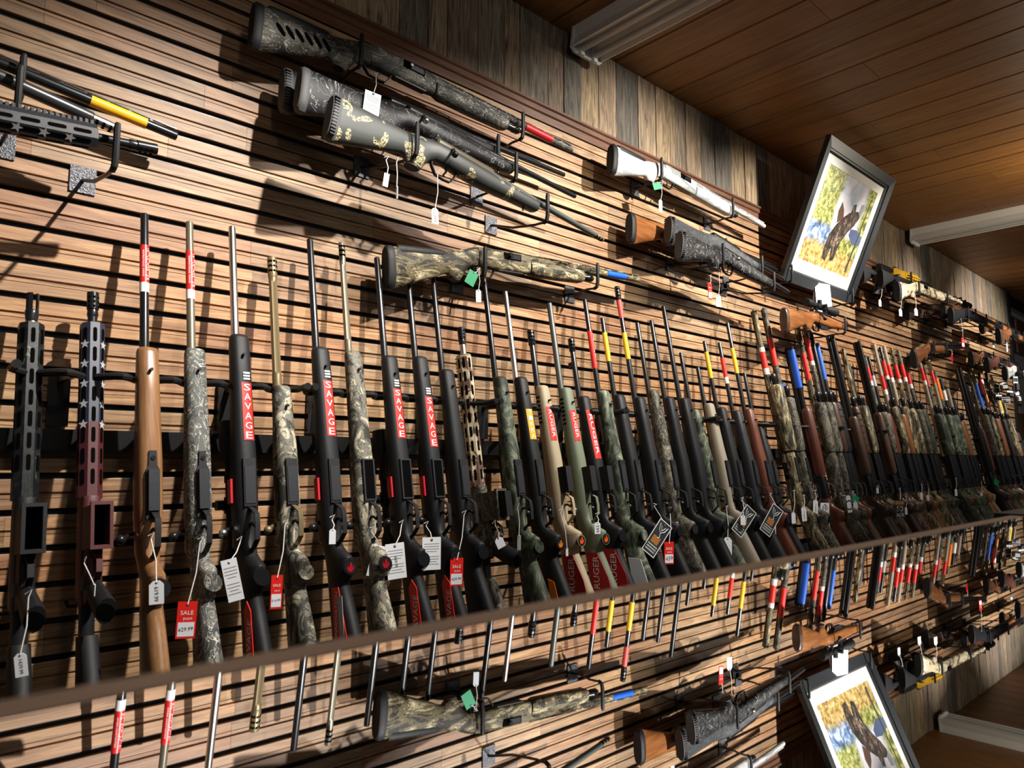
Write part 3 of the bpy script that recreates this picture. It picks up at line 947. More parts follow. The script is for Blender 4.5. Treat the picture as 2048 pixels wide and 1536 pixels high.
def carbine(name, label, pos, rot, s, group=None):
    """self-loading carbine: slotted octagonal handguard, open magazine well, pistol grip, sliding stock"""
    zM, zH = s['zM'], s['zH']
    hg, low = s.get('hand', 'mattesteel'), s.get('lower', 'mattesteel')
    B = 0.30
    g = Gun(name, label, 'rifle', pos, rot, B, group)
    zh0 = 0.135
    R = 0.0235
    def octo(z, r, cy=0.004):
        return [(r * math.cos(math.pi / 8 + math.pi * k / 4), cy + r * 1.12 * math.sin(math.pi / 8 + math.pi * k / 4), z) for k in range(8)]
    ho = g.p('handguard', MB().loft([octo(zh0, R), octo(zH - 0.004, R), octo(zH, R * 0.96)]), hg, None, 20)
    nsl = int((zH - zh0) / 0.043)
    faces = [(-90, 1.035), (-135, 1.0), (-45, 1.0), (180, 0.925), (0, 0.925)]
    for a, k in faces:
        aa = math.radians(a)
        nrm = Vector((math.cos(aa), math.sin(aa), 0))
        tg = Vector((-math.sin(aa), math.cos(aa), 0))
        c0 = Vector((0, 0.004, 0)) + nrm * (R * k)
        for i in range(nsl):
            zc = zH - 0.028 - i * 0.043
            if zc < zh0 + 0.03:
                continue
            mb = MB()
            pts = []
            for (px, pz) in [(-0.0038, -0.012), (-0.0022, -0.0155), (0.0022, -0.0155), (0.0038, -0.012), (0.0038, 0.012), (0.0022, 0.0155), (-0.0022, 0.0155), (-0.0038, 0.012)]:
                pts.append(c0 + tg * px + Vector((0, 0, zc + pz)) + nrm * 0.0004)
            mb.add(pts + [p - nrm * 0.003 for p in pts], [tuple(range(8)), tuple(reversed(range(8, 16)))] + [(j, j + 8, (j + 1) % 8 + 8, (j + 1) % 8) for j in range(8)])
            g.p('vent_slot', mb, 'hole', ho, None)
        if s.get('stars') and a in (-135, -45):
            for i in range(5):
                zc = zH - 0.049 - i * 0.043
                c = c0 + nrm * 0.0007 + Vector((0, 0, zc))
                g.p('star', MB().add([c + tg * x + Vector((0, 0, z)) for x, z in star_poly(0.0105)], [tuple(range(10))]), 'star', ho, None)
    if s.get('twotone'):
        zc = zH - 0.215
        g.p('handguard_sleeve', MB().loft([octo(zh0 - 0.001, R * 1.004), octo(zc, R * 1.004)], False), s['twotone'], ho, 20)
    # rail on the top side
    ra = MB()
    z = zh0
    while z < zH - 0.006:
        ra.box((-0.0105, 0.026, z), (0.0105, 0.034, z + 0.0055))
        z += 0.010
    g.p('top_rail', ra, hg, ho, None)
    zb = zH
    if s.get('brake') == 'prong':
        g.p('barrel', MB().lathe([(zH - 0.03, 0.0095), (zM - 0.052, 0.0095)], 0, 0.004, 14), 'blued')
        pr = g.p('muzzle_device', MB().lathe([(zM - 0.060, 0.0105), (zM - 0.045, 0.0125), (zM - 0.038, 0.0125), (zM - 0.036, 0.0115)], 0, 0.004, 14), 'blued')
        for k in range(3):
            a0 = math.radians(-130 + 120 * k)
            mb = MB()
            secs = []
            for z in (zM - 0.040, zM):
                secs.append([(r * math.cos(a0 + t), 0.004 + r * math.sin(a0 + t), z) for r, t in ((0.0075, -0.62), (0.0118, -0.62), (0.0120, 0), (0.0118, 0.62), (0.0075, 0.62))])
            g.p('prong', mb.loft(secs), 'blued', pr)
        g.p('crush_ring', MB().lathe([(zM - 0.066, 0.0108), (zM - 0.061, 0.0108)], 0, 0.004, 14), 'stainless', pr)
    else:
        g.p('barrel', MB().lathe([(zH - 0.03, 0.0095), (zM - 0.046, 0.0095)], 0, 0.004, 14), s.get('barrel', 'blued'))
        pr = g.p('muzzle_device', MB().lathe([(zM - 0.056, 0.0095), (zM - 0.050, 0.0112), (zM - 0.040, 0.0100), (zM - 0.038, 0.0118), (zM, 0.0118)], 0, 0.004, 14), 'blued')
        for i in range(3):
            for a in (-90, -40, -140):
                aa = math.radians(a)
                c = Vector((0.0113 * math.cos(aa), 0.004 + 0.0113 * math.sin(aa), zM - 0.012 - i * 0.0105))
                g.p('brake_port', MB().disc(c, (math.cos(aa), math.sin(aa), 0), 0.0028, 0.0028, 0.001, 8), 'hole', pr, None)
    g.p('upper_receiver', MB().loft([sect(0.0165, -0.022, 0.030, -0.075, 12, 0.6), sect(0.0185, -0.026, 0.034, -0.06, 12, 0.6), sect(0.0185, -0.026, 0.034, 0.125, 12, 0.6), sect(0.0180, -0.024, 0.032, 0.137, 12, 0.6)]), low)
    lo_ = MB()
    lo_.loft([sect(0.0135, -0.044, -0.02, -0.07, 12, 0.55), sect(0.0145, -0.052, -0.02, -0.05, 12, 0.55), sect(0.0145, -0.055, -0.02, 0.035, 12, 0.55)])
    lw = g.p('lower_receiver', lo_, low)
    mw = MB()
    for x0, x1, z0, z1 in ((-0.0165, -0.0125, 0.030, 0.112), (0.0125, 0.0165, 0.030, 0.112), (-0.0125, 0.0125, 0.030, 0.034), (-0.0125, 0.0125, 0.108, 0.112)):
        mw.box((x0, -0.094, z0), (x1, -0.02, z1))
    for x0, x1, z0, z1 in ((-0.0195, -0.0135, 0.026, 0.116), (0.0135, 0.0195, 0.026, 0.116), (-0.0135, 0.0135, 0.026, 0.0325), (-0.0135, 0.0135, 0.1095, 0.116)):
        mw.box((x0, -0.098, z0), (x1, -0.089, z1))
    w_ = g.p('magazine_well', mw, low, lw, None)
    g.p('well_recess', MB().box((-0.0125, -0.060, 0.034), (0.0125, -0.030, 0.108)), 'hole', lw, None)
    if s.get('magazine'):
        g.p('magazine', MB().box((-0.0115, -0.125, 0.036), (0.0115, -0.06, 0.106)), 'rubber', lw, None)
    trigger_set(g, low, -0.053, 0.030, -0.035, 0.030)
    gr = MB()
    gr.loft(grip_loft((0, -0.045, -0.045), (0, -0.132, -0.088), 0.0235, 0.0275, 0.0145, 0.0185)[0])
    go = g.p('pistol_grip', gr, 'rubber')
    d = Vector((0, -0.09, -0.043)).normalized()
    g.p('grip_hollow', MB().disc(Vector((0, -0.132, -0.088)) + d * 0.0002, d, 0.0125, 0.019, 0.0012), 'hole', go)
    g.p('buffer_tube', MB().lathe([(-0.27, 0.0135), (-0.075, 0.0145)], 0, 0.006, 14), 'mattesteel')
    g.p('sliding_stock', MB().loft([sect(0.0185, -0.085, 0.024, -0.30, 12, 0.6), sect(0.0195, -0.090, 0.026, -0.285, 12, 0.6), sect(0.0180, -0.050, 0.026, -0.20, 12, 0.6), sect(0.0175, -0.022, 0.024, -0.13, 12, 0.6)]), s.get('butt', 'rubber'))
    g.p('charging_lever', MB().tube([(-0.012, 0.026, -0.072), (-0.028, 0.026, -0.072), (-0.033, 0.026, -0.060)], 0.004, 6), 'mattesteel')
    g.p('safety_lever', MB().box((-0.019, -0.038, -0.045), (-0.014, -0.030, -0.020)), 'mattesteel', lw, None)
    if s.get('scope'):
        scope(g, 0.070, s['scope'])
    return g

# ------------------------------------------------------------------ the upright row
TH = math.radians(10.0)
SN, CS = math.sin(TH), math.cos(TH)
ROT_UP = Matrix(((1, 0, 0), (0, CS, SN), (0, -SN, CS)))
SHELFZ = EYE - 0.510
ZT = SHELFZ + 0.368 * CS - 0.002        # height of the trigger of a rifle standing on the shelf
YM = -0.090                              # depth of the muzzles
ORD1 = 'first second third fourth fifth sixth seventh eighth ninth tenth eleventh twelfth thirteenth fourteenth fifteenth sixteenth seventeenth eighteenth nineteenth'.split()
def ordinal(n):
    if n < 20:
        return ORD1[n - 1]
    tens = {2: 'twent', 3: 'thirt', 4: 'fort', 5: 'fift', 6: 'sixt', 7: 'sevent', 8: 'eight'}[n // 10]
    return tens + 'ieth' if n % 10 == 0 else tens + 'y-' + ORD1[n % 10 - 1]

def zl(u, v, y=-0.12, zt=None):
    return (at(u, v, y).z - (ZT if zt is None else zt)) / CS

W_, B_ = 'white', 'ink'
# (muzzle u, v, fore-end tip u, v, kind, description, options)
ROW = [
 (66, 587, 66, 648, 'A', 'black carbine with a three-prong muzzle and mottled handguard', dict(hand='blackmottle', brake='prong', lower='blackpoly')),
 (187, 585, 187, 648, 'A', 'carbine painted with a dark flag of stars and stripes', dict(hand='flagblue', stars=True, twotone='flagred', lower='flagred')),
 (290, 427, 292, 700, 'R', 'honey-brown wooden bolt rifle with red barrel sticker', dict(stock='honeywood', mag='floor', r=0.0084, bs=[(487, 563, 'red', 'WINCHESTER', W_), (563, 584, 'white', None, None)])),
 (380, 443, 388, 702, 'R', 'grey-green bark camo rifle with bronze barrel and red sticker', dict(stock='slate', barrel='greybronze', mag='floor', r=0.0082, cap='slate', bs=[(502, 577, 'red', 'WINCHESTER', W_), (577, 599, 'white', None, None)])),
 (465, 453, 470, 672, 'R', 'black scoped rifle with silver barrel and red lettered fore-end', dict(barrel='stainless', knob='stainless', scope=1.05, mag='plate', fs=(768, 889, 'red', 'SAVAGE'), mark=True, flag=True, panel='hex')),
 (545, 515, 553, 775, 'R', 'pale camo rifle with heavy bronze fluted barrel and ported brake', dict(stock='ridge', barrel='bronze', flute=0.16, r=0.0105, brake='bronze', brake_r=1.12, brake_len=0.05, knob='bronze', guard='bronze', mag='plate', cap='ridge')),
 (621, 478, 634, 698, 'R', 'black rifle with plain black barrel and red lettered fore-end sticker', dict(mag='plate', fs=(768, 881, 'red', 'SAVAGE'), mark=True, flag=True, panel='strip', emblem='darkred')),
 (684, 485, 702, 706, 'R', 'tan scrub camo rifle with slim bronze fluted barrel', dict(stock='ridge', barrel='greybronze', flute=0.14, brake='greybronze', brake_r=1.05, brake_len=0.06, knob='mattesteel', mag='open', emblem='darkred')),
 (755, 515, 767, 714, 'R', 'black scoped rifle with orange-red lettered fore-end sticker', dict(scope=1.0, mag='open', fs=(781, 884, 'red', 'SAVAGE'), mark=True, flag=True, panel='hex')),
 (816, 537, 829, 715, 'R', 'black rifle with red lettered sticker and open magazine well', dict(mag='open', fs=(797, 897, 'red', 'SAVAGE'), mark=True, flag=True, panel='hex')),
 (867, 555, 881, 741, 'R', 'plain black rifle with textured fore-end and no sticker', dict(mag='plate', r=0.0080)),
 (923, 655, 926, 710, 'A', 'sand and maroon camo chassis carbine with slotted handguard', dict(hand='sand', lower='timber', barrel='stainless', magazine=True, butt='timber')),
 (968, 545, 985, 756, 'R', 'leafy green camo rifle with black barrel', dict(stock='leaf', mag='plate', cap='leaf')),
 (1012, 583, 1030, 756, 'R', 'black rifle with bright silver barrel and amber fore-end sticker', dict(barrel='stainless', mag='plate', fs=(822, 884, 'gold', 'TIKKA'), fstyle='stack', panel='amber', emblem='orange')),
 (1062, 660, 1080, 772, 'R', 'tan rifle with dark braked barrel and red lettered sticker', dict(stock='tan', mag='box', r=0.0095, brake='blued', brake_len=0.05, fs=(818, 885, 'red', 'RUGER'), fstyle='down', panel='long_red', emblem='orangelogo')),
 (1100, 606, 1118, 777, 'R', 'sage green rifle with grey-green barrel and red sticker', dict(stock='sage', barrel='greencoat', mag='box', r=0.0095, knob='stainless', fs=(822, 887, 'red', 'RUGER'), fstyle='down', panel='long_red', emblem='orangelogo')),
 (1143, 677, 1156, 793, 'R', 'black short-barrelled rifle with brake and long red sticker', dict(mag='box', r=0.0088, brake='blued', brake_len=0.045, sight=True, fs=(822, 921, 'red', 'RUGER'), fstyle='down', panel='long_red')),
 (1171, 598, 1190, 783, 'R', 'pale and black camo rifle with red sticker on its barrel', dict(stock='leaf', mag='plate', cap='leaf', panel='paper', bs=[(661, 735, 'red', 'FRANCHI', W_)])),
 (1206, 635, 1229, 791, 'R', 'black rifle with short barrel and yellow barrel sticker', dict(mag='plate', bs=[(666, 721, 'yellow', 'BROWNING', B_)])),
 (1235, 573, 1263, 797, 'R', 'black rifle with tall barrel, pale red sleeve and yellow sticker', dict(mag='plate', r=0.0086, brake='blued', brake_r=1.2, bs=[(599, 637, 'palered', None, None), (664, 718, 'yellow', 'BROWNING', B_)])),
 (1276, 645, 1298, 781, 'R', 'brown bark camo rifle with black barrel', dict(stock='timber', mag='plate')),
 (1304, 640, 1326, 796, 'R', 'plain black rifle beside the brown bark camo rifle', dict(mag='none')),
 (1328, 612, 1353, 798, 'R', 'plain black rifle with the tallest bare barrel of its neighbours', dict(mag='none', r=0.0088)),
 (1363, 705, 1379, 820, 'R', 'leaf camo rifle with a black fore-end tip', dict(stock='leaf', mag='plate')),
 (1397, 735, 1406, 806, 'R', 'pale tan rifle with short black barrel', dict(stock='lighttan', mag='plate', r=0.0085)),
 (1410, 682, 1433, 816, 'R', 'black rifle with yellow barrel sticker beside the pale tan rifle', dict(mag='plate', bs=[(704, 755, 'yellow', 'BROWNING', B_)])),
 (1440, 685, 1461, 822, 'R', 'blue-black rifle with red and white barrel sticker', dict(stock='greypoly', mag='plate', bs=[(716, 754, 'red', None, None), (754, 766, 'white', None, None)])),
 (1456, 645, 1482, 819, 'R', 'reddish wooden rifle with yellow barrel sticker', dict(stock='redwood', mag='plate', bs=[(695, 746, 'yellow', 'BROWNING', B_)])),
 (1490, 745, 1508, 852, 'R', 'slim black rifle with curved fore-end and short barrel', dict(mag='plate', fw=0.018)),
 (1510, 620, 1533, 772, 'S', 'thick reed camo shotgun with faded red barrel sticker', dict(stock='reed', barrel='reed', fw=0.029, fb=-0.060, r=0.0118, bs=[(702, 735, 'red', None, None), (695, 702, 'white', None, None), (735, 748, 'white', None, None)])),
 (1530, 616, 1556, 797, 'S', 'brown bark camo shotgun with bright red barrel sticker', dict(stock='timber', barrel='timber', r=0.0118, bs=[(675, 732, 'red', None, None)])),
 (1557, 765, 1582, 850, 'S', 'short walnut shotgun with blue sticker below its muzzle', dict(stock='redwood', rec='nickel', ou=True, zF=0.33, bs=[(768, 800, 'blue', None, None)])),
 (1577, 695, 1600, 850, 'S', 'double-barrelled walnut shotgun with long blue sticker', dict(stock='redwood', rec='blued', ou=True, zF=0.42, bs=[(700, 778, 'blue', 'BERETTA', W_)])),
 (1593, 635, 1612, 806, 'S', 'dark reed camo shotgun with long red barrel sticker', dict(stock='timber', barrel='reed', fw=0.027, rec='timber', bs=[(708, 760, 'red', None, None)])),
 (1611, 655, 1633, 806, 'S', 'reed camo shotgun with red sleeve and white band', dict(stock='timber', barrel='timber', fw=0.027, rec='timber', bs=[(677, 722, 'red', None, None), (722, 730, 'white', None, None)])),
 (1623, 663, 1645, 806, 'S', 'black shotgun with plain tall black barrel', dict(fore='darkwood', stock='walnut')),
 (1636, 686, 1655, 806, 'S', 'black pump shotgun with blue barrel sleeve', dict(pump=True, bs=[(688, 758, 'blue', 'MOSSBERG', W_)])),
 (1660, 672, 1680, 812, 'S', 'black twin-barrelled shotgun with brown stock', dict(stock='darkwood', ou=True, zF=0.40)),
 (1669, 678, 1690, 815, 'S', 'black shotgun with ribbed brown fore-end', dict(stock='darkwood', pump=True)),
 (1688, 697, 1706, 812, 'S', 'reed camo shotgun with tan barrel', dict(stock='reed', barrel='reed')),
 (1699, 727, 1718, 812, 'S', 'short brown-stocked black shotgun', dict(stock='timber')),
 (1713, 684, 1738, 815, 'S', 'black double-barrelled shotgun with dark walnut fore-end', dict(stock='darkwood', ou=True, zF=0.44)),
 (1731, 710, 1750, 825, 'S', 'timber camo shotgun with small red sticker', dict(stock='timber', barrel='timber', bs=[(732, 762, 'red', None, None), (762, 772, 'white', None, None)])),
 (1738, 712, 1758, 828, 'S', 'slim black shotgun with white barrel band', dict(stock='redwood', bs=[(750, 772, 'star', None, None)])),
 (1750, 688, 1774, 815, 'S', 'tan-barrelled reed camo shotgun with low red sticker', dict(stock='reed', barrel='lighttan', bs=[(750, 779, 'red', None, None), (779, 789, 'white', None, None)])),
 (1762, 694, 1785, 830, 'S', 'brown-stocked black shotgun with red and white sticker', dict(stock='walnut', bs=[(722, 750, 'red', None, None), (750, 758, 'white', None, None)])),
 (1770, 693, 1798, 815, 'S', 'tan reed camo shotgun with red and white sticker', dict(stock='reed', barrel='lighttan', bs=[(729, 756, 'red', None, None), (756, 765, 'white', None, None)])),
 (1785, 697, 1806, 818, 'S', 'pale reed camo shotgun with red sticker', dict(stock='reed', barrel='reed', bs=[(730, 758, 'red', None, None), (758, 766, 'white', None, None)])),
 (1798, 700, 1820, 820, 'S', 'brown camo shotgun with red sticker', dict(stock='timber', barrel='timber', bs=[(729, 755, 'red', None, None), (755, 763, 'white', None, None)])),
 (1810, 717, 1832, 820, 'S', 'dark leaf camo shotgun with red sticker', dict(stock='darkleaf', barrel='timber', bs=[(742, 768, 'red', None, None), (768, 776, 'white', None, None)])),
 (1821, 752, 1840, 825, 'S', 'short plain black shotgun with leaf camo fore-end', dict(stock='darkleaf')),
 (1838, 711, 1858, 828, 'S', 'tall tan-barrelled leaf camo shotgun with red sticker', dict(stock='darkleaf', barrel='lighttan', bs=[(735, 761, 'red', None, None), (761, 770, 'white', None, None)])),
 (1849, 731, 1868, 830, 'S', 'green leaf camo shotgun with red sticker', dict(stock='leaf', barrel='leaf', bs=[(748, 773, 'palered', None, None)])),
 (1859, 720, 1878, 830, 'S', 'leaf camo shotgun with red sticker next to an orange one', dict(stock='leaf', barrel='lighttan', bs=[(741, 766, 'red', None, None)])),
 (1871, 742, 1888, 832, 'S', 'leaf camo shotgun with orange barrel sleeve', dict(stock='leaf', barrel='leaf', bs=[(757, 798, 'orange', None, None)])),
 (1883, 757, 1898, 830, 'S', 'pale camo shotgun with white and red band', dict(stock='leaf', bs=[(780, 800, 'white', None, None)])),
 (1897, 777, 1908, 843, 'S', 'short shotgun with light brown wooden fore-end', dict(stock='amberwood', barrel='lighttan', tubemat='blued')),
 (1909, 800, 1920, 840, 'S', 'short tan pump shotgun', dict(stock='tan', pump=True)),
 (1916, 737, 1935, 845, 'S', 'tall black double-barrelled shotgun with black fore-end', dict(ou=True, zF=0.42)),
 (1930, 770, 1945, 845, 'S', 'black double-barrelled shotgun of middling height', dict(stock='redwood', ou=True, zF=0.40)),
 (1936, 735, 1956, 830, 'S', 'brown camo shotgun with dark tall barrel', dict(stock='timber', barrel='timber')),
 (1945, 737, 1962, 830, 'S', 'reed camo shotgun with blue sleeve', dict(stock='reed', barrel='reed', bs=[(768, 815, 'blue', None, None)])),
 (1952, 755, 1970, 832, 'S', 'leaf camo shotgun with blue sleeve', dict(stock='leaf', barrel='leaf', bs=[(770, 815, 'blue', None, None)])),
 (1958, 745, 1975, 838, 'S', 'walnut shotgun with red sleeve', dict(stock='walnut', bs=[(757, 788, 'red', None, None)])),
 (1964, 757, 1982, 838, 'S', 'brown shotgun with white and orange sleeve', dict(stock='redwood', bs=[(756, 788, 'white', None, None), (788, 820, 'orange', None, None)])),
 (1972, 745, 1990, 840, 'S', 'grey-stocked black shotgun', dict(stock='greypoly')),
 (1983, 750, 1998, 838, 'S', 'sand camo shotgun with pale barrel', dict(stock='reed', barrel='sand')),
 (1990, 765, 2004, 840, 'S', 'sand camo shotgun with yellow sleeve', dict(stock='reed', barrel='sand', bs=[(785, 826, 'yellow', None, None)])),
 (1998, 785, 2012, 860, 'S', 'black shotgun with orange-brown wooden fore-end', dict(stock='amberwood')),
 (2008, 800, 2020, 865, 'S', 'grey-barrelled shotgun standing last in the row', dict(stock='greypoly', barrel='greybronze')),
]
UP = []
for i, (u, v, uf, vf, kind, desc, op) in enumerate(ROW):
    o_ = dict(op)
    lo = i >= 31
    Pm = at(u, v, YM)
    label = '%s, %s upright from the near end' % (desc, ordinal(i + 1))
    if len(label.split()) > 16:
        label = '%s, %s in the upright row' % (desc, ordinal(i + 1))
    if len(label.split()) > 16:
        label = '%s, %s upright gun' % (desc, ordinal(i + 1))
    grp = 'long guns standing in the wall rack'
    if kind == 'A':
        zt = SHELFZ + 0.30 * CS + 0.008
        o_['zM'] = (Pm.z - zt) / CS
        o_['zH'] = (at(uf, vf, -0.11).z - zt) / CS
        y0 = YM - o_['zM'] * SN
        pos = Vector((Pm.x, y0, zt))
        g = carbine('carbine', label, pos, ROT_UP, o_, grp)
    else:
        o_['zM'] = (Pm.z - ZT) / CS
        y0 = YM - o_['zM'] * SN
        pos = Vector((Pm.x, y0, ZT))
        if 'zF' not in o_:
            o_['zF'] = (at(uf, vf, -0.155).z - ZT) / CS
        o_['lo'] = lo
        def zloc(px_v, yy):
            # local height of a photo row on this gun: walk along its axis
            best, bz = 1e9, 0
            for q in range(0, 120):
                zz = 0.02 + q * 0.0075
                P = Vector((Pm.x, y0 + zz * SN + yy, ZT + zz * CS))
                d = P - CAMPOS
                vv = 768 - FPX * d.dot(_u) / d.dot(_f)
                if abs(vv - px_v) < best:
                    best, bz = abs(vv - px_v), zz
            return bz
        if 'bs' in o_:
            o_['bsticker'] = [(zloc(b, -0.008), zloc(a, -0.008), c, t if not lo or t else None, k) for a, b, c, t, k in o_['bs']]
        o_['tup'] = False
        o_['ta'] = -60
        if 'fs' in o_:
            a, b, c, t = o_['fs']
            cx_ = 0.0105 - 0.0085 * Pm.x
            o_['fx'] = (cx_ - 0.0122, cx_ + 0.0122)
            o_['fsticker'] = (zloc(a, -0.045), zloc(b, -0.045), c, t, o_.get('fstyle', 'stack'))
        if kind == 'R':
            g = rifle('bolt_rifle', label, pos, ROT_UP, o_, grp)
        else:
            g = shotgun('shotgun', label, pos, ROT_UP, o_, grp)
    g.pos = pos
    UP.append(g)

# wavy rubber-covered rack wires, six bays to a unit, and the black rail behind them
RAILZ = EYE + 0.175
x = UP[0].pos.x - 0.05
k = 0
while x < XEND - 0.3:
    L = 0.60
    t = thing('gun_rack', 'wavy black rubber rack wire, %s unit from the near end' % ordinal(k + 1), 'gun rack', (x, 0, RAILZ), None, 'wavy rack wires along the wall')
    pts = [(0.010, -0.235, 0.004)]
    nb = 6
    for j in range(nb * 8 + 1):
        a = j / 8.0
        pts.append((min(max(L * j / (nb * 8), 0.010), L - 0.010), -0.158 - 0.032 * math.cos(2 * math.pi * a), 0.0))
    pts.append((L - 0.010, -0.235, 0.004))
    w = obj('wire', MB().tube(pts, 0.0078, 8), M['rubber'], t)
    for xx in (0.010, L - 0.010):
        obj('tip_ring', MB().disc((xx, -0.2351, 0.004), (0, -1, 0), 0.0085, 0.0085, 0.006), M['darkmetal'], w)
    for xx in (0.12, L - 0.12):
        obj('arm', MB().box((xx - 0.006, -0.15, -0.006), (xx + 0.006, -0.028, 0.006)), M['darkmetal'], t, None)
    for xx in (0.12, L - 0.12):
        obj('wall_plate', MB().box((xx - 0.02, -0.030, -0.10), (xx + 0.02, -0.0135, 0.02)), M['darkmetal'], t, None)
    x += L
    k += 1
rail = obj('rack_rail', MB().box((-0.5, -0.048, EYE + 0.022), (XEND - 0.1, -0.0135, EYE + 0.068)), M['darkmetal'], None, None)
tag(rail, 'long flat black steel rail running behind the upright guns', 'rail')

# ------------------------------------------------------------------ guns hung level on hooks
def level_rot(d):
    d = d.normalized()
    xa = (Vector((0, 1, 0)) - d * d.y).normalized()
    ya = d.cross(xa)
    return Matrix(((xa.x, ya.x, d.x), (xa.y, ya.y, d.y), (xa.z, ya.z, d.z)))

def hook(label, P, belly, tip=0.075, reach=0.030, up=None):
    """display hook: sparkling plate on the wall, bent wire under the gun, rubber tip standing in front of it"""
    x, y, z = P
    zb = z - belly
    up = (0.055 if y < -0.22 else 0.0) if up is None else up
    t = thing('display_hook', label, 'hook', (x, 0, zb), None, 'display hooks for the level guns')
    obj('plate', MB().box((-0.026, -0.0175, up - 0.040), (0.026, -0.0128, up + 0.020)), M['hammertone'], t, None)
    w = obj('wire', MB().tube([(0, -0.017, up - 0.010), (0, y * 0.5, up * 0.4 - 0.012), (0, y + 0.022, -0.006), (0, y - 0.004, -0.007), (0, y - reach * 0.85, -0.010), (0, y - reach - 0.004, 0.004)], 0.0042, 8), M['darkmetal'], t)
    obj('rubber_tip', MB().tube([(0, y - reach * 0.55, -0.0095), (0, y - reach, -0.004), (0, y - reach - 0.004, 0.012), (0, y - reach - 0.004, tip), (0.001, y - reach - 0.004, tip + 0.008)], [0.0062, 0.0066, 0.0066, 0.0064, 0.005], 8), M['rubber'], w)
    return t

LEVEL = {}
def level(key, kind, label, heel, muz, spec, hooks=(-0.10, 0.36), hl=None, group='long guns hung level on hooks', drop=0.02):
    Pb = Vector(heel) + Vector((0, 0, drop))
    Pm = Vector(muz)
    d = Pm - Pb
    s = dict(spec)
    butt = 0.30 if kind == 'A' else 0.368
    s['zM'] = d.length - butt
    dn = d.normalized()
    pos = Pb + dn * butt
    rot = level_rot(d)
    if kind == 'R':
        s.setdefault('zF', 0.37)
        g = rifle('bolt_rifle', label, pos, rot, s, group)
    elif kind == 'S':
        g = shotgun('shotgun', label, pos, rot, s, group)
    else:
        g = carbine('carbine', label, pos, rot, s, group)
    g.pos, g.dn, g.rot = pos, dn, rot
    LEVEL[key] = g
    for j, hz in enumerate(hooks):
        P = pos + dn * hz
        hook('black rubber-tipped hook under the %s of the %s' % (('stock', 'fore-end', 'barrel')[min(j, 2)], hl or label), P, 0.070 if hz < 0 else 0.054)
    return g

level('H1', 'S', 'bark camo shotgun hung level, highest on the wall', at(508, 0, -.12), at(1143, 303, -.12),
      dict(stock='bark', barrel='bark', rec='bark', comb=True, vents=True, guard='rubber', zF=0.50, bsticker=[]), (-0.075, 0.545), 'highest camo shotgun')
g = LEVEL['H1']
sh = g.p('barrel_sticker', shell(0.585, 0.715, 0.0128, 14, 0.006), 'darkred')
level('H2a', 'R', 'rear rifle of the three below the highest shotgun, grooved grey pad', at(565, 136, -.10), at(1128, 352, -.10),
      dict(stock='blackpoly', pad='padrubber', ribs=True, nobolt=True), (0.36,), 'rear rifle of three')
level('H2b', 'R', 'black rifle veined with white web lines, middle of three', at(602, 134, -.185), at(1150, 395, -.175),
      dict(stock='web', pad='padrubber', knob='stainless', action='mattesteel'), (0.36,), 'white-veined middle rifle')
level('H3', 'R', 'grey rifle with tan fern patches, front of three', at(666, 190, -.27), at(1205, 481, -.245),
      dict(stock='fern', pad='padrubber', ribs=True, barrel='greencoat', r=0.0092, brake='bronze', brake_r=1.05, brake_len=0.03, action='greybronze', knob='blued', mag='none'), (-0.13, 0.385), 'fern camo rifle')
level('H4', 'S', 'reed camo shotgun hung level just above the upright barrels', at(768, 487, -.12), at(1278, 562, -.12),
      dict(stock='reed', barrel='reed', rec='reed', comb=True, zF=0.47), (-0.02, 0.52), 'reed camo shotgun')
LEVEL['H4'].p('barrel_sticker', shell(0.61, 0.72, 0.0128, 14, 0.006), 'blue')
level('H5', 'S', 'white winter camo shotgun hung level below the barn boards', at(1222, 285, -.12), at(1528, 455, -.12),
      dict(stock='whitepaint', barrel='whitepaint', rec='whitepaint', fore='whitepaint', comb=True, zF=0.50, guard='rubber'), (-0.085, 0.47), 'white shotgun')
level('H6a', 'S', 'walnut-stocked gun behind two black rifles, dark rubber pad', at(1258, 423, -.10), at(1560, 545, -.10),
      dict(stock='amberwood', rec='blued', zF=0.42), (0.3,), 'walnut-stocked gun')
level('H6b', 'R', 'speckled charcoal rifle, middle of the three beside the picture', at(1338, 432, -.175), at(1566, 560, -.17),
      dict(stock='speckle', pad='padrubber', ribs=True, nobolt=True), (0.33,), 'speckled charcoal rifle')
level('H6c', 'R', 'black web-patterned rifle, front of the three beside the picture', at(1360, 461, -.25), at(1577, 586, -.235),
      dict(stock='web', pad='padrubber', ribs=True, barrel='mattesteel', r=0.0085, knob='stainless', mag='none'), (-0.10, 0.345), 'black web-patterned rifle')
level('H7', 'R', 'glossy amber wooden rifle with scope hung below the picture', at(1566, 615, -.215), at(1713, 658, -.19),
      dict(stock='amberwood', scope=1.05, pad='darkwood', r=0.0078, zF=0.34, mag='floor'), (0.30,), 'amber scoped rifle')
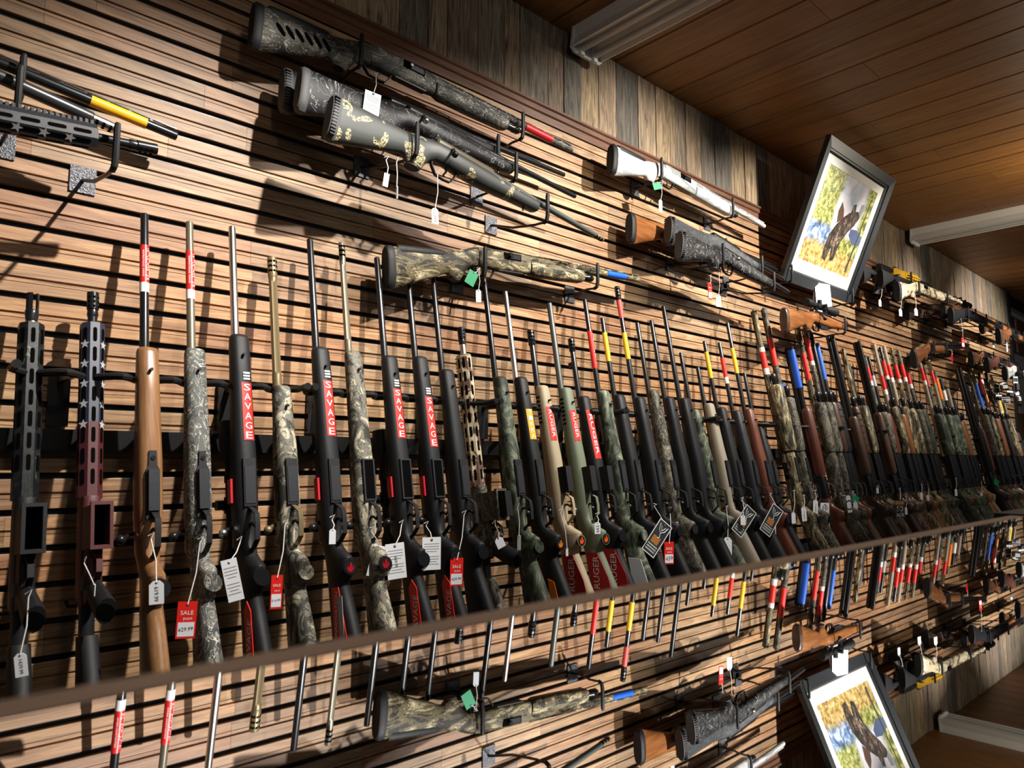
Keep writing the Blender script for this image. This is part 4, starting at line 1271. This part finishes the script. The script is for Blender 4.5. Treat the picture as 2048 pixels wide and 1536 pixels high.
# three guns at the near end, butts outside the picture
level('H0a', 'S', 'black-barrelled gun with yellow sticker at the near top', at(352, 277, -.10) - (at(352, 277, -.10) - at(0, 132, -.10)).normalized() * 1.15, at(352, 277, -.10),
      dict(stock='walnut', tubemat='blued', tube=False, zF=0.36), (0.47,), 'yellow-stickered gun', drop=0)
LEVEL['H0a'].p('barrel_sticker', shell(0.60, 0.715, 0.0125, 14, 0.006), 'gold')
a_, b_ = at(0, 158, -.175), at(232, 262, -.175)
level('H0b', 'R', 'carbon-barrelled rifle with silver muzzle behind the starred handguard', b_ - (b_ - a_).normalized() * 1.02, b_,
      dict(stock='web', barrel='carbon', r=0.0135, zF=0.36, brake='stainless', brake_r=0.82, brake_len=0.05), (0.47,), 'carbon-barrelled rifle', drop=0)
a_, b_ = at(0, 240, -.26), at(313, 303, -.25)
level('H0c', 'A', 'grey carbine with pale stars on its slotted handguard', b_ - (b_ - a_).normalized() * 0.95, b_,
      dict(hand='greypoly', zH=0.535, stars=True), (0.565,), 'starred carbine', drop=0)

# far cluster of level guns beyond the picture
def lv(key, kind, label, u, v, y, um, vm, ym, spec, hooks=(0.3,), hl=None):
    return level(key, kind, label, at(u, v, y), at(um, vm, ym), spec, hooks, hl or key)
lv('F1', 'A', 'black carbine partly hidden behind the picture frame', 1722, 545, -.13, 1850, 590, -.13, dict(hand='mattesteel', zH=0.42), (0.2,), 'black carbine by the frame')
lv('F2', 'A', 'yellow coated carbine high behind the tan camo shotgun', 1757, 540, -.06, 1862, 572, -.06, dict(hand='yellowgun', lower='yellowgun', zH=0.42), (0.2,), 'yellow carbine')
lv('F3', 'A', 'black carbine with wide butt beside the tan camo shotgun', 1760, 553, -.20, 1880, 600, -.20, dict(hand='mattesteel', zH=0.42), (0.2,), 'wide-butted carbine')
lv('F4', 'S', 'pale tan camo shotgun hung level beyond the picture', 1792, 560, -.27, 1922, 607, -.26, dict(stock='sand', barrel='sand', rec='sand', comb=False, zF=0.5), (-0.07, 0.5), 'pale tan shotgun')
lv('F5', 'R', 'dark wooden rifle under the pale tan camo shotgun', 1812, 605, -.10, 1930, 640, -.10, dict(stock='darkwood'), (0.3,), 'dark wooden rifle')
lv('F6', 'R', 'brown scoped rifle behind the grey shotgun', 1885, 605, -.19, 1975, 642, -.19, dict(stock='walnut', scope=1.1), (0.3,), 'brown scoped rifle')
lv('F7', 'S', 'grey-stocked shotgun hung level beside the scoped rifle', 1900, 612, -.27, 2000, 655, -.26, dict(stock='greypoly', rec='greypoly'), (-0.07, 0.4), 'grey-stocked shotgun')
lv('F8', 'S', 'bright walnut shotgun with black pad near the black post', 1962, 636, -.20, 2040, 668, -.20, dict(stock='amberwood', rec='nickel'), (0.3,), 'bright walnut shotgun')
lv('F9', 'S', 'walnut shotgun with silver receiver across the black post', 1995, 655, -.30, 2075, 690, -.30, dict(stock='walnut', rec='nickel'), (0.3,), 'silver-receiver shotgun')
lv('F10', 'S', 'walnut double gun with silver action hung above far barrels', 1824, 698, -.16, 1937, 692, -.12, dict(stock='walnut', rec='nickel', ou=True, zF=0.33), (0.0, 0.3), 'walnut double gun')
lv('F11', 'S', 'dark walnut gun low beside the far barrels', 1940, 701, -.16, 2005, 722, -.14, dict(stock='walnut', rec='blued'), (0.2,), 'dark walnut gun')
lv('F12', 'S', 'black-padded brown gun low beside the black post', 1972, 713, -.24, 2040, 735, -.22, dict(stock='redwood', rec='nickel'), (0.2,), 'black-padded brown gun')
lv('F13', 'S', 'white-stocked gun hung lowest by the black post', 2008, 730, -.28, 2070, 755, -.26, dict(stock='whitepaint', rec='nickel'), (0.2,), 'white-stocked gun')

# ------------------------------------------------------------------ hanging tags
def tag_rot(yaw, roll):
    return (Matrix.Rotation(math.radians(yaw), 3, 'Z') @ Matrix.Rotation(math.radians(roll), 3, 'Y'))

def card_poly(w, h, cut):
    if cut == 'clip':
        c = w * 0.28
        return [(-w / 2, -h / 2), (w / 2, -h / 2), (w / 2, h / 2 - c), (w / 2 - c, h / 2), (-w / 2 + c, h / 2), (-w / 2, h / 2 - c)]
    return [(-w / 2, -h / 2), (w / 2, -h / 2), (w / 2, h / 2), (-w / 2, h / 2)]

def price_tag(label, anchor, uv, y, wpx, hpx, roll=0, style='white', text=None, yaw=-22, group='price tags tied to the guns', cat='price tag'):
    """card at photo position uv and depth y, string going up to the anchor (photo position, depth)"""
    c = at(uv[0], uv[1], y)
    depth = (c - CAMPOS).dot(_f)
    w, h = wpx * depth / FPX, hpx * depth / FPX
    R = tag_rot(yaw, roll)
    t = thing('price_tag', label, cat, c, R, group)
    mats = dict(white='paper', sale='red', paper='paper', green='green', black='blackcard', red='darkred', bold='blackcard')
    cd = obj('card', MB().prism(card_poly(w, h, 'clip' if style == 'white' else None), -0.0006, 0.0006), M[mats[style]], t, None)
    inv = R.transposed()
    top = Vector((0, 0, h * 0.42))
    if anchor:
        a = inv @ (at(anchor[0], anchor[1], anchor[2]) - c)
        mid = (a + top) / 2 + Vector((0.004, -0.002, 0))
        obj('string', MB().tube([top + Vector((0, -0.0012, 0)), mid, a, a + Vector((0.006, 0.0, 0.012)), a + Vector((-0.005, 0.002, 0.006))], 0.0011, 6), M['string'], t)
    obj('eyelet', MB().disc((0, -0.0007, h * 0.42), (0, -1, 0), w * 0.06 + 0.0006, w * 0.06 + 0.0006, 0.0004, 10), M['ink'], cd)
    f = -0.0010
    if style == 'sale':
        obj('lettering', put_text(put_text(MB(), 'SALE', (0, f, h * 0.20), (1, 0, 0), (0, 0, 1), w * 0.66), 'Price', (w * 0.06, f, h * 0.04), (1, 0, 0.15), (-0.1, 0, 1), w * 0.45), M['white'], cd, None)
        obj('price_box', MB().box((-w * 0.42, f, -h * 0.44), (w * 0.42, f + 0.0003, -h * 0.06)), M['paper'], cd, None)
        if text:
            obj('lettering', put_text(MB(), text, (0, f - 0.0004, -h * 0.24), (1, 0, 0.06), (0, 0, 1), w * 0.74), M['ink'], cd, None)
    elif style == 'paper':
        lines = MB()
        n = 9
        for k in range(n):
            z = h * (0.30 - 0.70 * k / n)
            ln = w * (0.40 if k % 4 != 3 else 0.28)
            if k in (4,):
                continue
            lines.box((-ln, f, z - h * 0.008), (ln, f + 0.0003, z + h * 0.008))
        obj('print_lines', lines, M['greyink'], cd, None)
        if text:
            obj('lettering', put_text(MB(), text, (0, f - 0.0003, -h * 0.02 if text != '10' else h * 0.3), (0, 0, -1) if text != '10' else (1, 0, 0), (1, 0, 0) if text != '10' else (0, 0, 1), h * 0.3 if text != '10' else w * 0.5), M['ink'], cd, None)
    elif style == 'bold':
        obj('lettering', put_text(put_text(MB(), 'SD', (0, f, h * 0.02), (1, 0, 0), (0, 0, 1), w * 0.6, h * 0.3), 'ACK', (0, f, -h * 0.32), (1, 0, 0), (0, 0, 1), w * 0.8, h * 0.18), M['white'], cd, None)
        obj('print_block', MB().box((-w * 0.45, f, h * 0.24), (w * 0.45, f + 0.0003, h * 0.44)), M['brownprint'], cd, None)
    elif style == 'black':
        b = MB()
        t_ = w * 0.05
        for x0, x1, z0, z1 in ((-w / 2, w / 2, -h / 2, -h / 2 + t_), (-w / 2, w / 2, h / 2 - t_, h / 2), (-w / 2, -w / 2 + t_, -h / 2, h / 2), (w / 2 - t_, w / 2, -h / 2, h / 2)):
            b.box((x0, f, z0), (x1, f + 0.0004, z1))
        obj('card_border', b, M['white'], cd, None)
        lo = MB()
        for pts in ([(-0.15, 0.36), (0.0, 0.22), (0.15, 0.36)], [(-0.3, 0.40), (-0.2, 0.24), (0.0, 0.16), (0.2, 0.24), (0.3, 0.40)], [(0.0, 0.16), (0.10, 0.05), (0.0, 0.0)]):
            lo.tube([(a * w, f, b2 * h) for a, b2 in pts], w * 0.022, 5)
        obj('antler_emblem', lo, M['white'], cd)
        obj('print_block', MB().box((-w * 0.30, f, -h * 0.18), (w * 0.25, f + 0.0003, h * 0.04)), M['brownprint'], cd, None)
        ln = MB()
        for k in range(3):
            z = -h * (0.24 + 0.075 * k)
            ln.box((-w * 0.36, f, z - h * 0.02), (w * 0.36, f + 0.0003, z + h * 0.02))
        obj('print_lines', ln, M['star'], cd, None)
    elif text:
        rot = hpx > wpx * 1.1
        mb = MB()
        put_text(mb, text, (0, f, -h * 0.06), (0, 0, -1) if rot else (1, 0, 0), (1, 0, 0) if rot else (0, 0, 1), (h if rot else w) * 0.62)
        obj('lettering', mb, M['ink'], cd, None)
    return t

def nth(i):
    return ordinal(i + 1)
PT = price_tag
PT('white clipped tag on a long string from the three-prong carbine', (57, 1195, -.33), (42, 1330), -.345, 22, 46, -8, text='1439.99')
PT('small white tag turned edge-on beside the flag carbine grip', (168, 1126, -.32), (189, 1180), -.335, 4, 24, 0, yaw=-75)
PT('white clipped tag priced by hand on the honey-brown rifle', (302, 1078, -.32), (313, 1185), -.365, 27, 46, -3, text='619.99')
PT('red and white sale tag on the grey-green bark camo rifle', (400, 1085, -.32), (373, 1240), -.34, 36, 72, 2, 'sale', '629.99')
PT('creased white paper slip on the silver-barrelled scoped rifle', (480, 1085, -.32), (465, 1160), -.34, 30, 84, -13, 'paper')
PT('red sale tag on the heavy bronze-barrelled camo rifle', (570, 1050, -.31), (553, 1184), -.335, 22, 66, 1, 'sale', '514.99')
PT('tiny white tag beside the grip of the red-stickered black rifle', (664, 1040, -.31), (665, 1073), -.325, 13, 30, 0)
PT('white paper slip half hidden behind the tan scrub camo rifle', (742, 1062, -.31), (752, 1122), -.30, 24, 62, 14, 'paper')
PT('white paper slip with a handwritten tag on the orange-stickered rifle', (803, 1050, -.31), (792, 1122), -.335, 38, 70, -6, 'paper', '669.99')
PT('square-cornered white information card on the open-well black rifle', (852, 1052, -.31), (863, 1107), -.335, 38, 64, 0, 'paper')
PT('red sale tag on the plain black textured rifle', (928, 1030, -.31), (913, 1144), -.335, 27, 55, 1, 'sale', '429.99')
PT('white tag tucked behind the chassis carbine grip', (990, 1050, -.33), (1000, 1085), -.33, 18, 22, -25)
PT('white tag twisted edge-on by the leafy green rifle', (1035, 1015, -.31), (1038, 1085), -.325, 7, 30, 0, yaw=-60)
PT('small white tag below the guard of the short-barrelled rifle', (1194, 1032, -.31), (1195, 1056), -.325, 13, 23, 0, text='599')
PT('white tag edge-on below the tan rifle guard', (1121, 1025, -.31), (1134, 1104), -.325, 5, 16, 0)
PT('black antler-emblem card with white border, tilted, by the bark camo rifle', (1308, 1012, -.31), (1314, 1076), -.345, 34, 74, 38, 'black', cat='hang tag')
PT('red sale tag on the brown bark camo rifle', (1340, 1020, -.31), (1338, 1106), -.335, 22, 44, 1, 'sale', '439')
PT('white card behind the red sale tag on the bark camo rifle', None, (1348, 1056), -.30, 18, 24, 4, 'paper')
PT('blank pale tag on the pale tan rifle', (1453, 1017, -.31), (1455, 1094), -.335, 21, 38, 2)
PT('black antler-emblem card with white border on the blue-black rifle', (1482, 1000, -.31), (1488, 1042), -.345, 30, 62, 40, 'black', cat='hang tag')
PT('white tag lying over the tilted black card', (1485, 1000, -.31), (1486, 1040), -.352, 12, 20, 0)
PT('black antler-emblem card by the slim curved rifle', (1540, 990, -.31), (1543, 1040), -.345, 30, 62, 36, 'black', cat='hang tag')
PT('plain white card below the second black emblem card', None, (1556, 1065), -.30, 14, 34, -4, 'paper')
PT('white tag under the first reed camo shotgun', (1588, 985, -.31), (1587, 1036), -.325, 10, 22, 0)
PT('upright white lettered card by the walnut shotguns', (1608, 995, -.31), (1608, 1028), -.335, 12, 28, -4, 'white', 'STOEGER')
PT('upright white lettered card beside the reed camo shotguns', (1630, 985, -.31), (1631, 1014), -.335, 12, 28, 3, 'white', 'STOEGER')
PT('tall pale card with a bold 10', None, (1650, 1028), -.325, 22, 44, 2, 'paper', '10')
PT('white card with round seal on the black pump shotgun', (1682, 990, -.31), (1698, 1008), -.335, 11, 34, -6, 'white', 'O')
PT('green security tag on the black pump shotgun', (1705, 985, -.31), (1711, 998), -.335, 15, 14, 25, 'green', cat='hang tag')
PT('white tag below the green security tag', (1706, 990, -.31), (1711, 1012), -.340, 11, 17, 0)
PT('small white tag among the dark brown shotguns', (1755, 975, -.31), (1755, 981), -.325, 6, 12, 0)
PT('dark card with bold white letters among the far shotguns', (1800, 980, -.31), (1800, 1018), -.345, 26, 36, 0, 'bold', cat='hang tag')
for k, (uu, vv) in enumerate([(1812, 1022), (1843, 992), (1856, 997), (1912, 985), (1963, 992)]):
    PT('tiny white tag %s along the far shotguns' % ordinal(k + 1), (uu, vv - 26, -.31), (uu, vv), -.33, 7, 14, 0)
PT('green tag hanging among the farthest upright shotguns', (1990, 955, -.31), (1993, 965), -.33, 14, 12, 25, 'green', cat='hang tag')
PT('small red label among the farthest stocks', None, (1940, 1000), -.33, 20, 16, 0, 'red', cat='hang tag')
# tags on the level guns
PT('white printed slip hanging from the highest camo shotgun', (752, 152, -.16), (744, 206), -.215, 34, 46, 6, 'paper', yaw=-10)
PT('small brown-grey tag under the fern camo rifle stock', (772, 320, -.29), (772, 360), -.295, 11, 28, 8, 'paper', yaw=-10)
PT('white tag turned edge-on under the fern camo rifle', (793, 325, -.29), (794, 385), -.295, 4, 26, 0, yaw=-80)
PT('white clipped tag hanging from the fern camo rifle trigger', (875, 350, -.29), (870, 432), -.30, 15, 32, -3, yaw=-10, text='2399')
PT('green security tag on the reed camo shotgun', (955, 540, -.15), (943, 556), -.155, 22, 30, 25, 'green', yaw=-10, cat='hang tag')
PT('beige tag below the green security tag of the reed shotgun', (957, 543, -.15), (957, 592), -.16, 11, 26, -2, yaw=-25)
PT('green security tag on the white shotgun', (1325, 365, -.15), (1314, 372), -.155, 22, 14, -20, 'green', yaw=-10, cat='hang tag')
PT('narrow white tag below the white shotgun guard', (1323, 372, -.15), (1321, 412), -.16, 8, 26, 0, yaw=-20)
PT('red and white tag below the black web-patterned rifle', (1421, 555, -.27), (1420, 582), -.275, 12, 34, -3, 'sale', yaw=-10)
PT('white clipped tag below the black web-patterned rifle', (1438, 550, -.27), (1437, 602), -.28, 15, 24, 0, yaw=-10)
PT('white tag below the black carbines by the frame', (1764, 582, -.2), (1760, 606), -.21, 9, 14, 0, yaw=-10)
PT('white tag below the pad of the pale tan shotgun', (1803, 594, -.272), (1801, 625), -.275, 11, 15, 0, yaw=-10)
PT('white tag below the guard of the pale tan shotgun', (1830, 592, -.3), (1832, 624), -.31, 12, 15, 0, yaw=-10)
PT('red sale tag on a long string from the grey-stocked shotgun', (1922, 640, -.3), (1926, 685), -.31, 11, 19, 0, 'sale', yaw=-10)
PT('small white tag below the bright walnut shotgun', (1985, 655, -.21), (1987, 690), -.22, 8, 10, 0, yaw=-10)
PT('white tag on the gun crossing the black post', (2013, 680, -.33), (2014, 695), -.34, 6, 18, 0, yaw=-10)
PT('red tag below the walnut double gun', (1904, 705, -.18), (1904, 716), -.19, 7, 14, 0, 'red', yaw=-10)

# ------------------------------------------------------------------ framed picture leaning out from the wall
FW, FH = 0.845, 0.726
upv = Vector((0, -0.281, 0.669)).normalized()
xv = Vector((1, 0, 0))
nv = xv.cross(upv)                  # points at the viewer side (-y, downwards)
RF = Matrix(((xv.x, -nv.x, upv.x), (xv.y, -nv.y, upv.y), (xv.z, -nv.z, upv.z)))
pic = thing('framed_picture', 'black-framed wildlife picture leaning out over the gun wall', 'picture', Vector((3.433, -0.105, EYE + 0.930)), RF)
bw = 0.066
def rail_(p, q, inn):
    """mitred moulding from outer corner p to outer corner q"""
    p, q, i0, i1 = Vector((p[0], 0, p[1])), Vector((q[0], 0, q[1])), Vector((inn[0][0], 0, inn[0][1])), Vector((inn[1][0], 0, inn[1][1]))
    secs = []
    for a, b in ((p, i0), (q, i1)):
        m = a.lerp(b, 0.72)
        e = a.lerp(b, 0.86)
        secs.append([a, a + Vector((0, -0.026, 0)), m + Vector((0, -0.021, 0)), m + Vector((0, -0.014, 0)), e + Vector((0, -0.013, 0)), b + Vector((0, -0.006, 0)), b])
    return MB().loft(secs)
M['framepaint'] = plain('satin_black_frame', (0.022, 0.025, 0.028), 0.38)
O_ = [(0, 0), (FW, 0), (FW, FH), (0, FH)]
I_ = [(bw, bw), (FW - bw, bw), (FW - bw, FH - bw), (bw, FH - bw)]
for k in range(4):
    obj('frame_rail', rail_(O_[k], O_[(k + 1) % 4], (I_[k], I_[(k + 1) % 4])), M['framepaint'], pic, 25)
mw = 0.052
obj('backing', MB().box((0.01, 0.002, 0.01), (FW - 0.01, 0.006, FH - 0.01)), M['brownprint'], pic, None)
mt = MB()
for x0, x1, z0, z1 in ((bw - 0.004, FW - bw + 0.004, bw - 0.004, bw + mw * 1.25), (bw - 0.004, FW - bw + 0.004, FH - bw - mw * 0.8, FH - bw + 0.004), (bw - 0.004, bw + mw, bw + mw * 1.25, FH - bw - mw * 0.8), (FW - bw - mw, FW - bw + 0.004, bw + mw * 1.25, FH - bw - mw * 0.8)):
    mt.box((x0, -0.004, z0), (x1, 0.001, z1))
obj('white_mount', mt, plain('ivory_mount', (0.78, 0.76, 0.68), 0.7), pic, None)
def print_mat():
    m, nt, b = mat_new('wildlife_print')
    N = NT(nt)
    tc = N.n('TexCoord')
    sp = N.n('SeparateXYZ')
    N.l(tc.outputs['Generated'], sp.inputs[0])
    v = N.coords((1, 1, 1), False)
    leaf = N.noise(v, 34, 5, 0.7, 0.6)
    big = N.noise(v, 6, 3, 0.55, 0.4)
    fol = N.ramp(leaf, [(0.30, (0.02, 0.035, 0.01)), (0.45, (0.16, 0.19, 0.04)), (0.56, (0.48, 0.46, 0.13)), (0.70, (0.75, 0.74, 0.48))])
    sky = N.ramp(big, [(0.30, (0.22, 0.38, 0.66)), (0.44, (0.55, 0.66, 0.84)), (0.54, (0.84, 0.82, 0.90)), (0.70, (0.92, 0.88, 0.90))])
    gra = N.ramp(leaf, [(0.28, (0.05, 0.04, 0.015)), (0.44, (0.35, 0.20, 0.06)), (0.56, (0.62, 0.46, 0.16)), (0.70, (0.80, 0.76, 0.40))])
    riv = N.ramp(N.noise(v, 20, 3, 0.6, 1.0), [(0.35, (0.03, 0.06, 0.12)), (0.5, (0.16, 0.26, 0.45)), (0.68, (0.70, 0.76, 0.80))])
    def band(src, lo, hi, wob=0.16):
        a = N.n('Math', operation='MULTIPLY_ADD')
        N.l(big, a.inputs[0])
        a.inputs[1].default_value = wob
        N.l(src, a.inputs[2])
        r = N.n('MapRange', interpolation_type='SMOOTHSTEP')
        r.inputs['From Min'].default_value = lo
        r.inputs['From Max'].default_value = hi
        N.l(a.outputs[0], r.inputs['Value'])
        return r.outputs[0]
    X, Z = sp.outputs['X'], sp.outputs['Z']
    c = N.mix(band(X, 0.40, 0.50), fol, sky)
    c = N.mix(band(X, 0.88, 0.98), c, fol)
    low = band(Z, 0.56, 0.46)
    c2 = N.mix(band(X, 0.42, 0.55), riv, fol)
    c = N.mix(low, c, c2)
    c = N.mix(band(Z, 0.36, 0.26), c, gra)
    N.l(c, b.inputs['Base Color'])
    b.inputs['Roughness'].default_value = 0.35
    return m
PX0, PX1, PZ0, PZ1 = bw + mw, FW - bw - mw, bw + mw * 1.25, FH - bw - mw * 0.8
pr = obj('print', MB().box((PX0 - 0.002, -0.0020, PZ0 - 0.002), (PX1 + 0.002, 0.0012, PZ1 + 0.002)), print_mat(), pic, None)
pw, ph = PX1 - PX0, PZ1 - PZ0
def ppoly(name, pts, mat, dy):
    n = len(pts)
    obj(name, MB().prism([(PX0 + a * pw, PZ0 + b_ * ph) for a, b_ in pts], -0.0020 - dy, -0.0019), mat, pr, None)
hide = camo('brown_hide_print', [(0.02, 0.016, 0.014), (0.10, 0.065, 0.045), (0.30, 0.20, 0.14), (0.62, 0.54, 0.46)], 26, (1, 1, 0.5), (0.02, 0.018, 0.016), 0.03)
ppoly('painted_animal', [(0.40, 0.10), (0.47, 0.08), (0.50, 0.24), (0.55, 0.10), (0.62, 0.12), (0.63, 0.34), (0.70, 0.46), (0.78, 0.56), (0.83, 0.66), (0.79, 0.72), (0.71, 0.70), (0.62, 0.66), (0.53, 0.58), (0.45, 0.48), (0.39, 0.36), (0.37, 0.22)], hide, 0.0004)
ppoly('painted_ear', [(0.45, 0.50), (0.41, 0.62), (0.43, 0.73), (0.50, 0.66), (0.54, 0.58)], plain('rust_print', (0.12, 0.05, 0.03), 0.5), 0.0006)
ppoly('painted_ear', [(0.64, 0.66), (0.65, 0.76), (0.70, 0.78), (0.72, 0.69)], hide, 0.0006)
ppoly('painted_muzzle', [(0.78, 0.71), (0.79, 0.80), (0.84, 0.82), (0.86, 0.74), (0.83, 0.67)], M['greyink'], 0.0008)
ppoly('painted_hill', [(0.74, 0.44), (0.74, 0.51), (0.86, 0.53), (0.99, 0.48), (0.99, 0.38), (0.86, 0.36)], plain('blue_hill_print', (0.07, 0.10, 0.20), 0.5), 0.0003)
ppoly('painted_trunk', [(0.90, 0.05), (0.93, 0.05), (0.945, 0.9), (0.935, 0.9)], M['ink'], 0.0007)
for k, (uu, vv) in enumerate([(1563, 548), (1690, 600)]):
    P = at(uu, vv, -.12)
    hook('rubber-tipped hook under the %s lower corner of the framed picture' % ('near', 'far')[k], Vector((max(3.47, min(P.x, 4.22)), -0.125, EYE + 0.985)), 0.066, 0.07, 0.035)
c = at(1650, 604, -.160)
cardt = thing('paper_card', 'blank white folded card standing against the lower frame', 'card', c, Matrix.Rotation(math.radians(-14), 3, 'Z'))
obj('front_leaf', MB().loft([[(-0.062, 0, -0.095), (0.062, 0, -0.095), (0.062, 0.0012, -0.095), (-0.062, 0.0012, -0.095)], [(-0.062, 0.012, 0.105), (0.062, 0.012, 0.105), (0.062, 0.0132, 0.105), (-0.062, 0.0132, 0.105)]]), M['paper'], cardt, None)
obj('back_leaf', MB().loft([[(-0.062, 0.040, -0.095), (0.062, 0.040, -0.095), (0.062, 0.0412, -0.095), (-0.062, 0.0412, -0.095)], [(-0.062, 0.0135, 0.105), (0.062, 0.0135, 0.105), (0.062, 0.0147, 0.105), (-0.062, 0.0147, 0.105)]]), M['paper'], cardt, None)

# ------------------------------------------------------------------ unlit strip lights on the ceiling
M['tubeglass'] = plain('unlit_tube_glass', (0.42, 0.42, 0.40), 0.12)
def strip_light(label, x, y0, L=2.4):
    t = thing('strip_light', label, 'ceiling light', (x, y0, CEIL), None, 'unlit strip lights across the ceiling')
    obj('housing', MB().loft([[(-0.075, y, 0), (-0.072, y, -0.048), (0.072, y, -0.048), (0.075, y, 0)] for y in (0, -L)]), M['fixture'], t, None)
    ref = MB().loft([[(-0.072, y, -0.048), (-0.088, y, -0.086), (-0.080, y, -0.089), (-0.060, y, -0.052), (0.060, y, -0.052), (0.080, y, -0.089), (0.088, y, -0.086), (0.072, y, -0.048)] for y in (-0.012, -L + 0.012)])
    obj('reflector', ref, M['fixture'], t, None)
    obj('end_cap', MB().prism([(-0.076, 0.0), (-0.090, -0.088), (-0.070, -0.105), (0.070, -0.105), (0.090, -0.088), (0.076, 0.0)], 0.0, -0.010), M['fixture'], t, None)
    for dx in (-0.038, 0.038):
        obj('tube', MB().tube([(dx, -0.02, -0.080), (dx, -L + 0.02, -0.080)], 0.0135, 12), M['tubeglass'], t)
        obj('lamp_holder', MB().box((dx - 0.010, -0.022, -0.108), (dx + 0.010, -0.010, -0.050)), M['white'], t, None)
    return t
strip_light('unlit white twin-tube strip light nearer the camera', 2.03, -0.055)
strip_light('unlit white twin-tube strip light beyond the framed picture', 5.62, -0.060)

# ------------------------------------------------------------------ glass counter in front of the wall
CT = EYE - 0.0605
ctr = thing('glass_counter', 'dark glass counter top reflecting the gun wall, brown edge', 'counter', (-1.0, -1.60, 0))
obj('glass_top', MB().box((-1.4, -1.1, CT - 0.010), (1.985, -0.013, CT)), M['glass'], ctr, None)
obj('edge_trim', MB().box((-1.4, -0.0129, CT - 0.024), (1.985, 0.0, CT + 0.0004)), M['countertrim'], ctr, None)
obj('case_body', MB().box((-1.4, -1.08, 0.0), (1.97, -0.03, CT - 0.0102)), M['blackpoly'], ctr, None)
stp = obj('counter_mat', MB().box((0, 0, 0), (0.5, 0.30, 0.004)), M['rubber'], None, None)
stp.location = (1.0, -1.62, CT - 0.01)
bpy.data.objects.remove(stp)
nxt = thing('side_counter', 'black-edged counter continuing past the glass top', 'counter', (1.0, -1.60, 0))
obj('worktop', MB().box((0, -1.1, CT - 0.012), (1.6, 0.02, CT + 0.0015)), M['rubber'], nxt, None)
obj('carcass', MB().box((0.02, -1.08, 0.0), (1.58, -0.01, CT - 0.0122)), M['blackpoly'], nxt, None)

# ------------------------------------------------------------------ what lies past the end of the wall
post = obj('trim_2', MB().box((XEND + 0.002, -0.03, 0), (XEND + 0.062, 0.12, CEIL)), M['darkmetal'], None, None)
tag(post, 'black steel post at the far end of the gun wall', None, kind='structure')
far = obj('wall_far', MB().box((XEND + 0.064, 0.16, 0), (11.0, 0.26, CEIL + 0.014)), plain('taupe_wall', (0.26, 0.23, 0.19), 0.8), None, None)
tag(far, 'taupe wall set back beyond the black post', None, kind='structure')
end = obj('wall_end', MB().box((11.0, -4.0, 0), (11.1, 0.65, CEIL + 0.014)), plain('dim_wall', (0.16, 0.13, 0.10), 0.8), None, None)
tag(end, 'dim wall closing the far end of the room', None, kind='structure')
brd = thing('display_board', 'pale framed board with dark wood panels past the black post', 'display board', (XEND + 0.30, 0.155, EYE))
obj('pale_ground', MB().box((0, -0.02, 0.15), (1.4, 0.0, 1.62)), M['fixture'], brd, None)
for x0, x1, z0, z1 in ((0.08, 0.60, 1.18, 1.54), (0.08, 0.60, 0.62, 1.04), (0.70, 1.30, 1.18, 1.54)):
    obj('wood_panel', MB().box((x0, -0.030, z0), (x1, -0.0201, z1)), M['walnut'], brd, None)
    for a, b in (((x0 - 0.02, -0.034, z0 - 0.02), (x1 + 0.02, -0.0201, z0)), ((x0 - 0.02, -0.034, z1), (x1 + 0.02, -0.0201, z1 + 0.02))):
        obj('panel_bead', MB().box(a, b), M['trimwood'], brd, None)
obj('tan_panel', MB().box((0.04, -0.028, 0.24), (1.3, -0.0201, 0.52)), M['honeywood'], brd, None)
ntc = obj('wall_notice', MB().box((0, -0.004, 0), (0.10, 0.0, 0.16)), M['paper'], None, None)
ntc.location = (XEND + 0.36, 0.126, EYE + 0.31)
tag(ntc, 'small pale notice on the tan panel past the black post', 'notice')
# carded accessories hanging by the far end
rk = random.Random(2)
for k, (uu, vv, w_, h_, yy) in enumerate([(1992, 778, 15, 20, -.16), (2008, 772, 16, 18, -.22), (2020, 788, 17, 15, -.28), (2012, 800, 18, 12, -.30), (2032, 770, 10, 34, -.30), (2036, 795, 9, 24, -.24), (1998, 795, 14, 12, -.20)]):
    c = at(uu, vv, yy)
    dp = (c - CAMPOS).dot(_f)
    w, h = w_ * dp / FPX, h_ * dp / FPX
    t = thing('blister_pack', '%s carded accessory pack by the black post' % ('white', 'grey', 'black and white', 'white-banded', 'tall white', 'narrow grey', 'dark')[k], 'package', c, tag_rot(rk.uniform(-50, -25), rk.uniform(-8, 8)), 'carded packs at the far end')
    obj('backing_card', MB().box((-w / 2, 0, -h / 2), (w / 2, 0.002, h / 2)), M['paper' if k in (0, 3, 4) else 'greypoly'], t, None)
    obj('plastic_bubble', MB().loft([[(-w * 0.36, -0.0002, -h * 0.38), (w * 0.36, -0.0002, -h * 0.38), (w * 0.36, -0.0002, h * 0.12), (-w * 0.36, -0.0002, h * 0.12)], [(-w * 0.28, -0.02, -h * 0.30), (w * 0.28, -0.02, -h * 0.30), (w * 0.28, -0.02, h * 0.05), (-w * 0.28, -0.02, h * 0.05)]]), M['star' if k % 2 else 'ink'], t, None)
    obj('header_band', MB().box((-w * 0.45, -0.0012, h * 0.2), (w * 0.45, -0.0002, h * 0.42)), M['ink' if k in (0, 3, 4) else 'paper'], t, None)
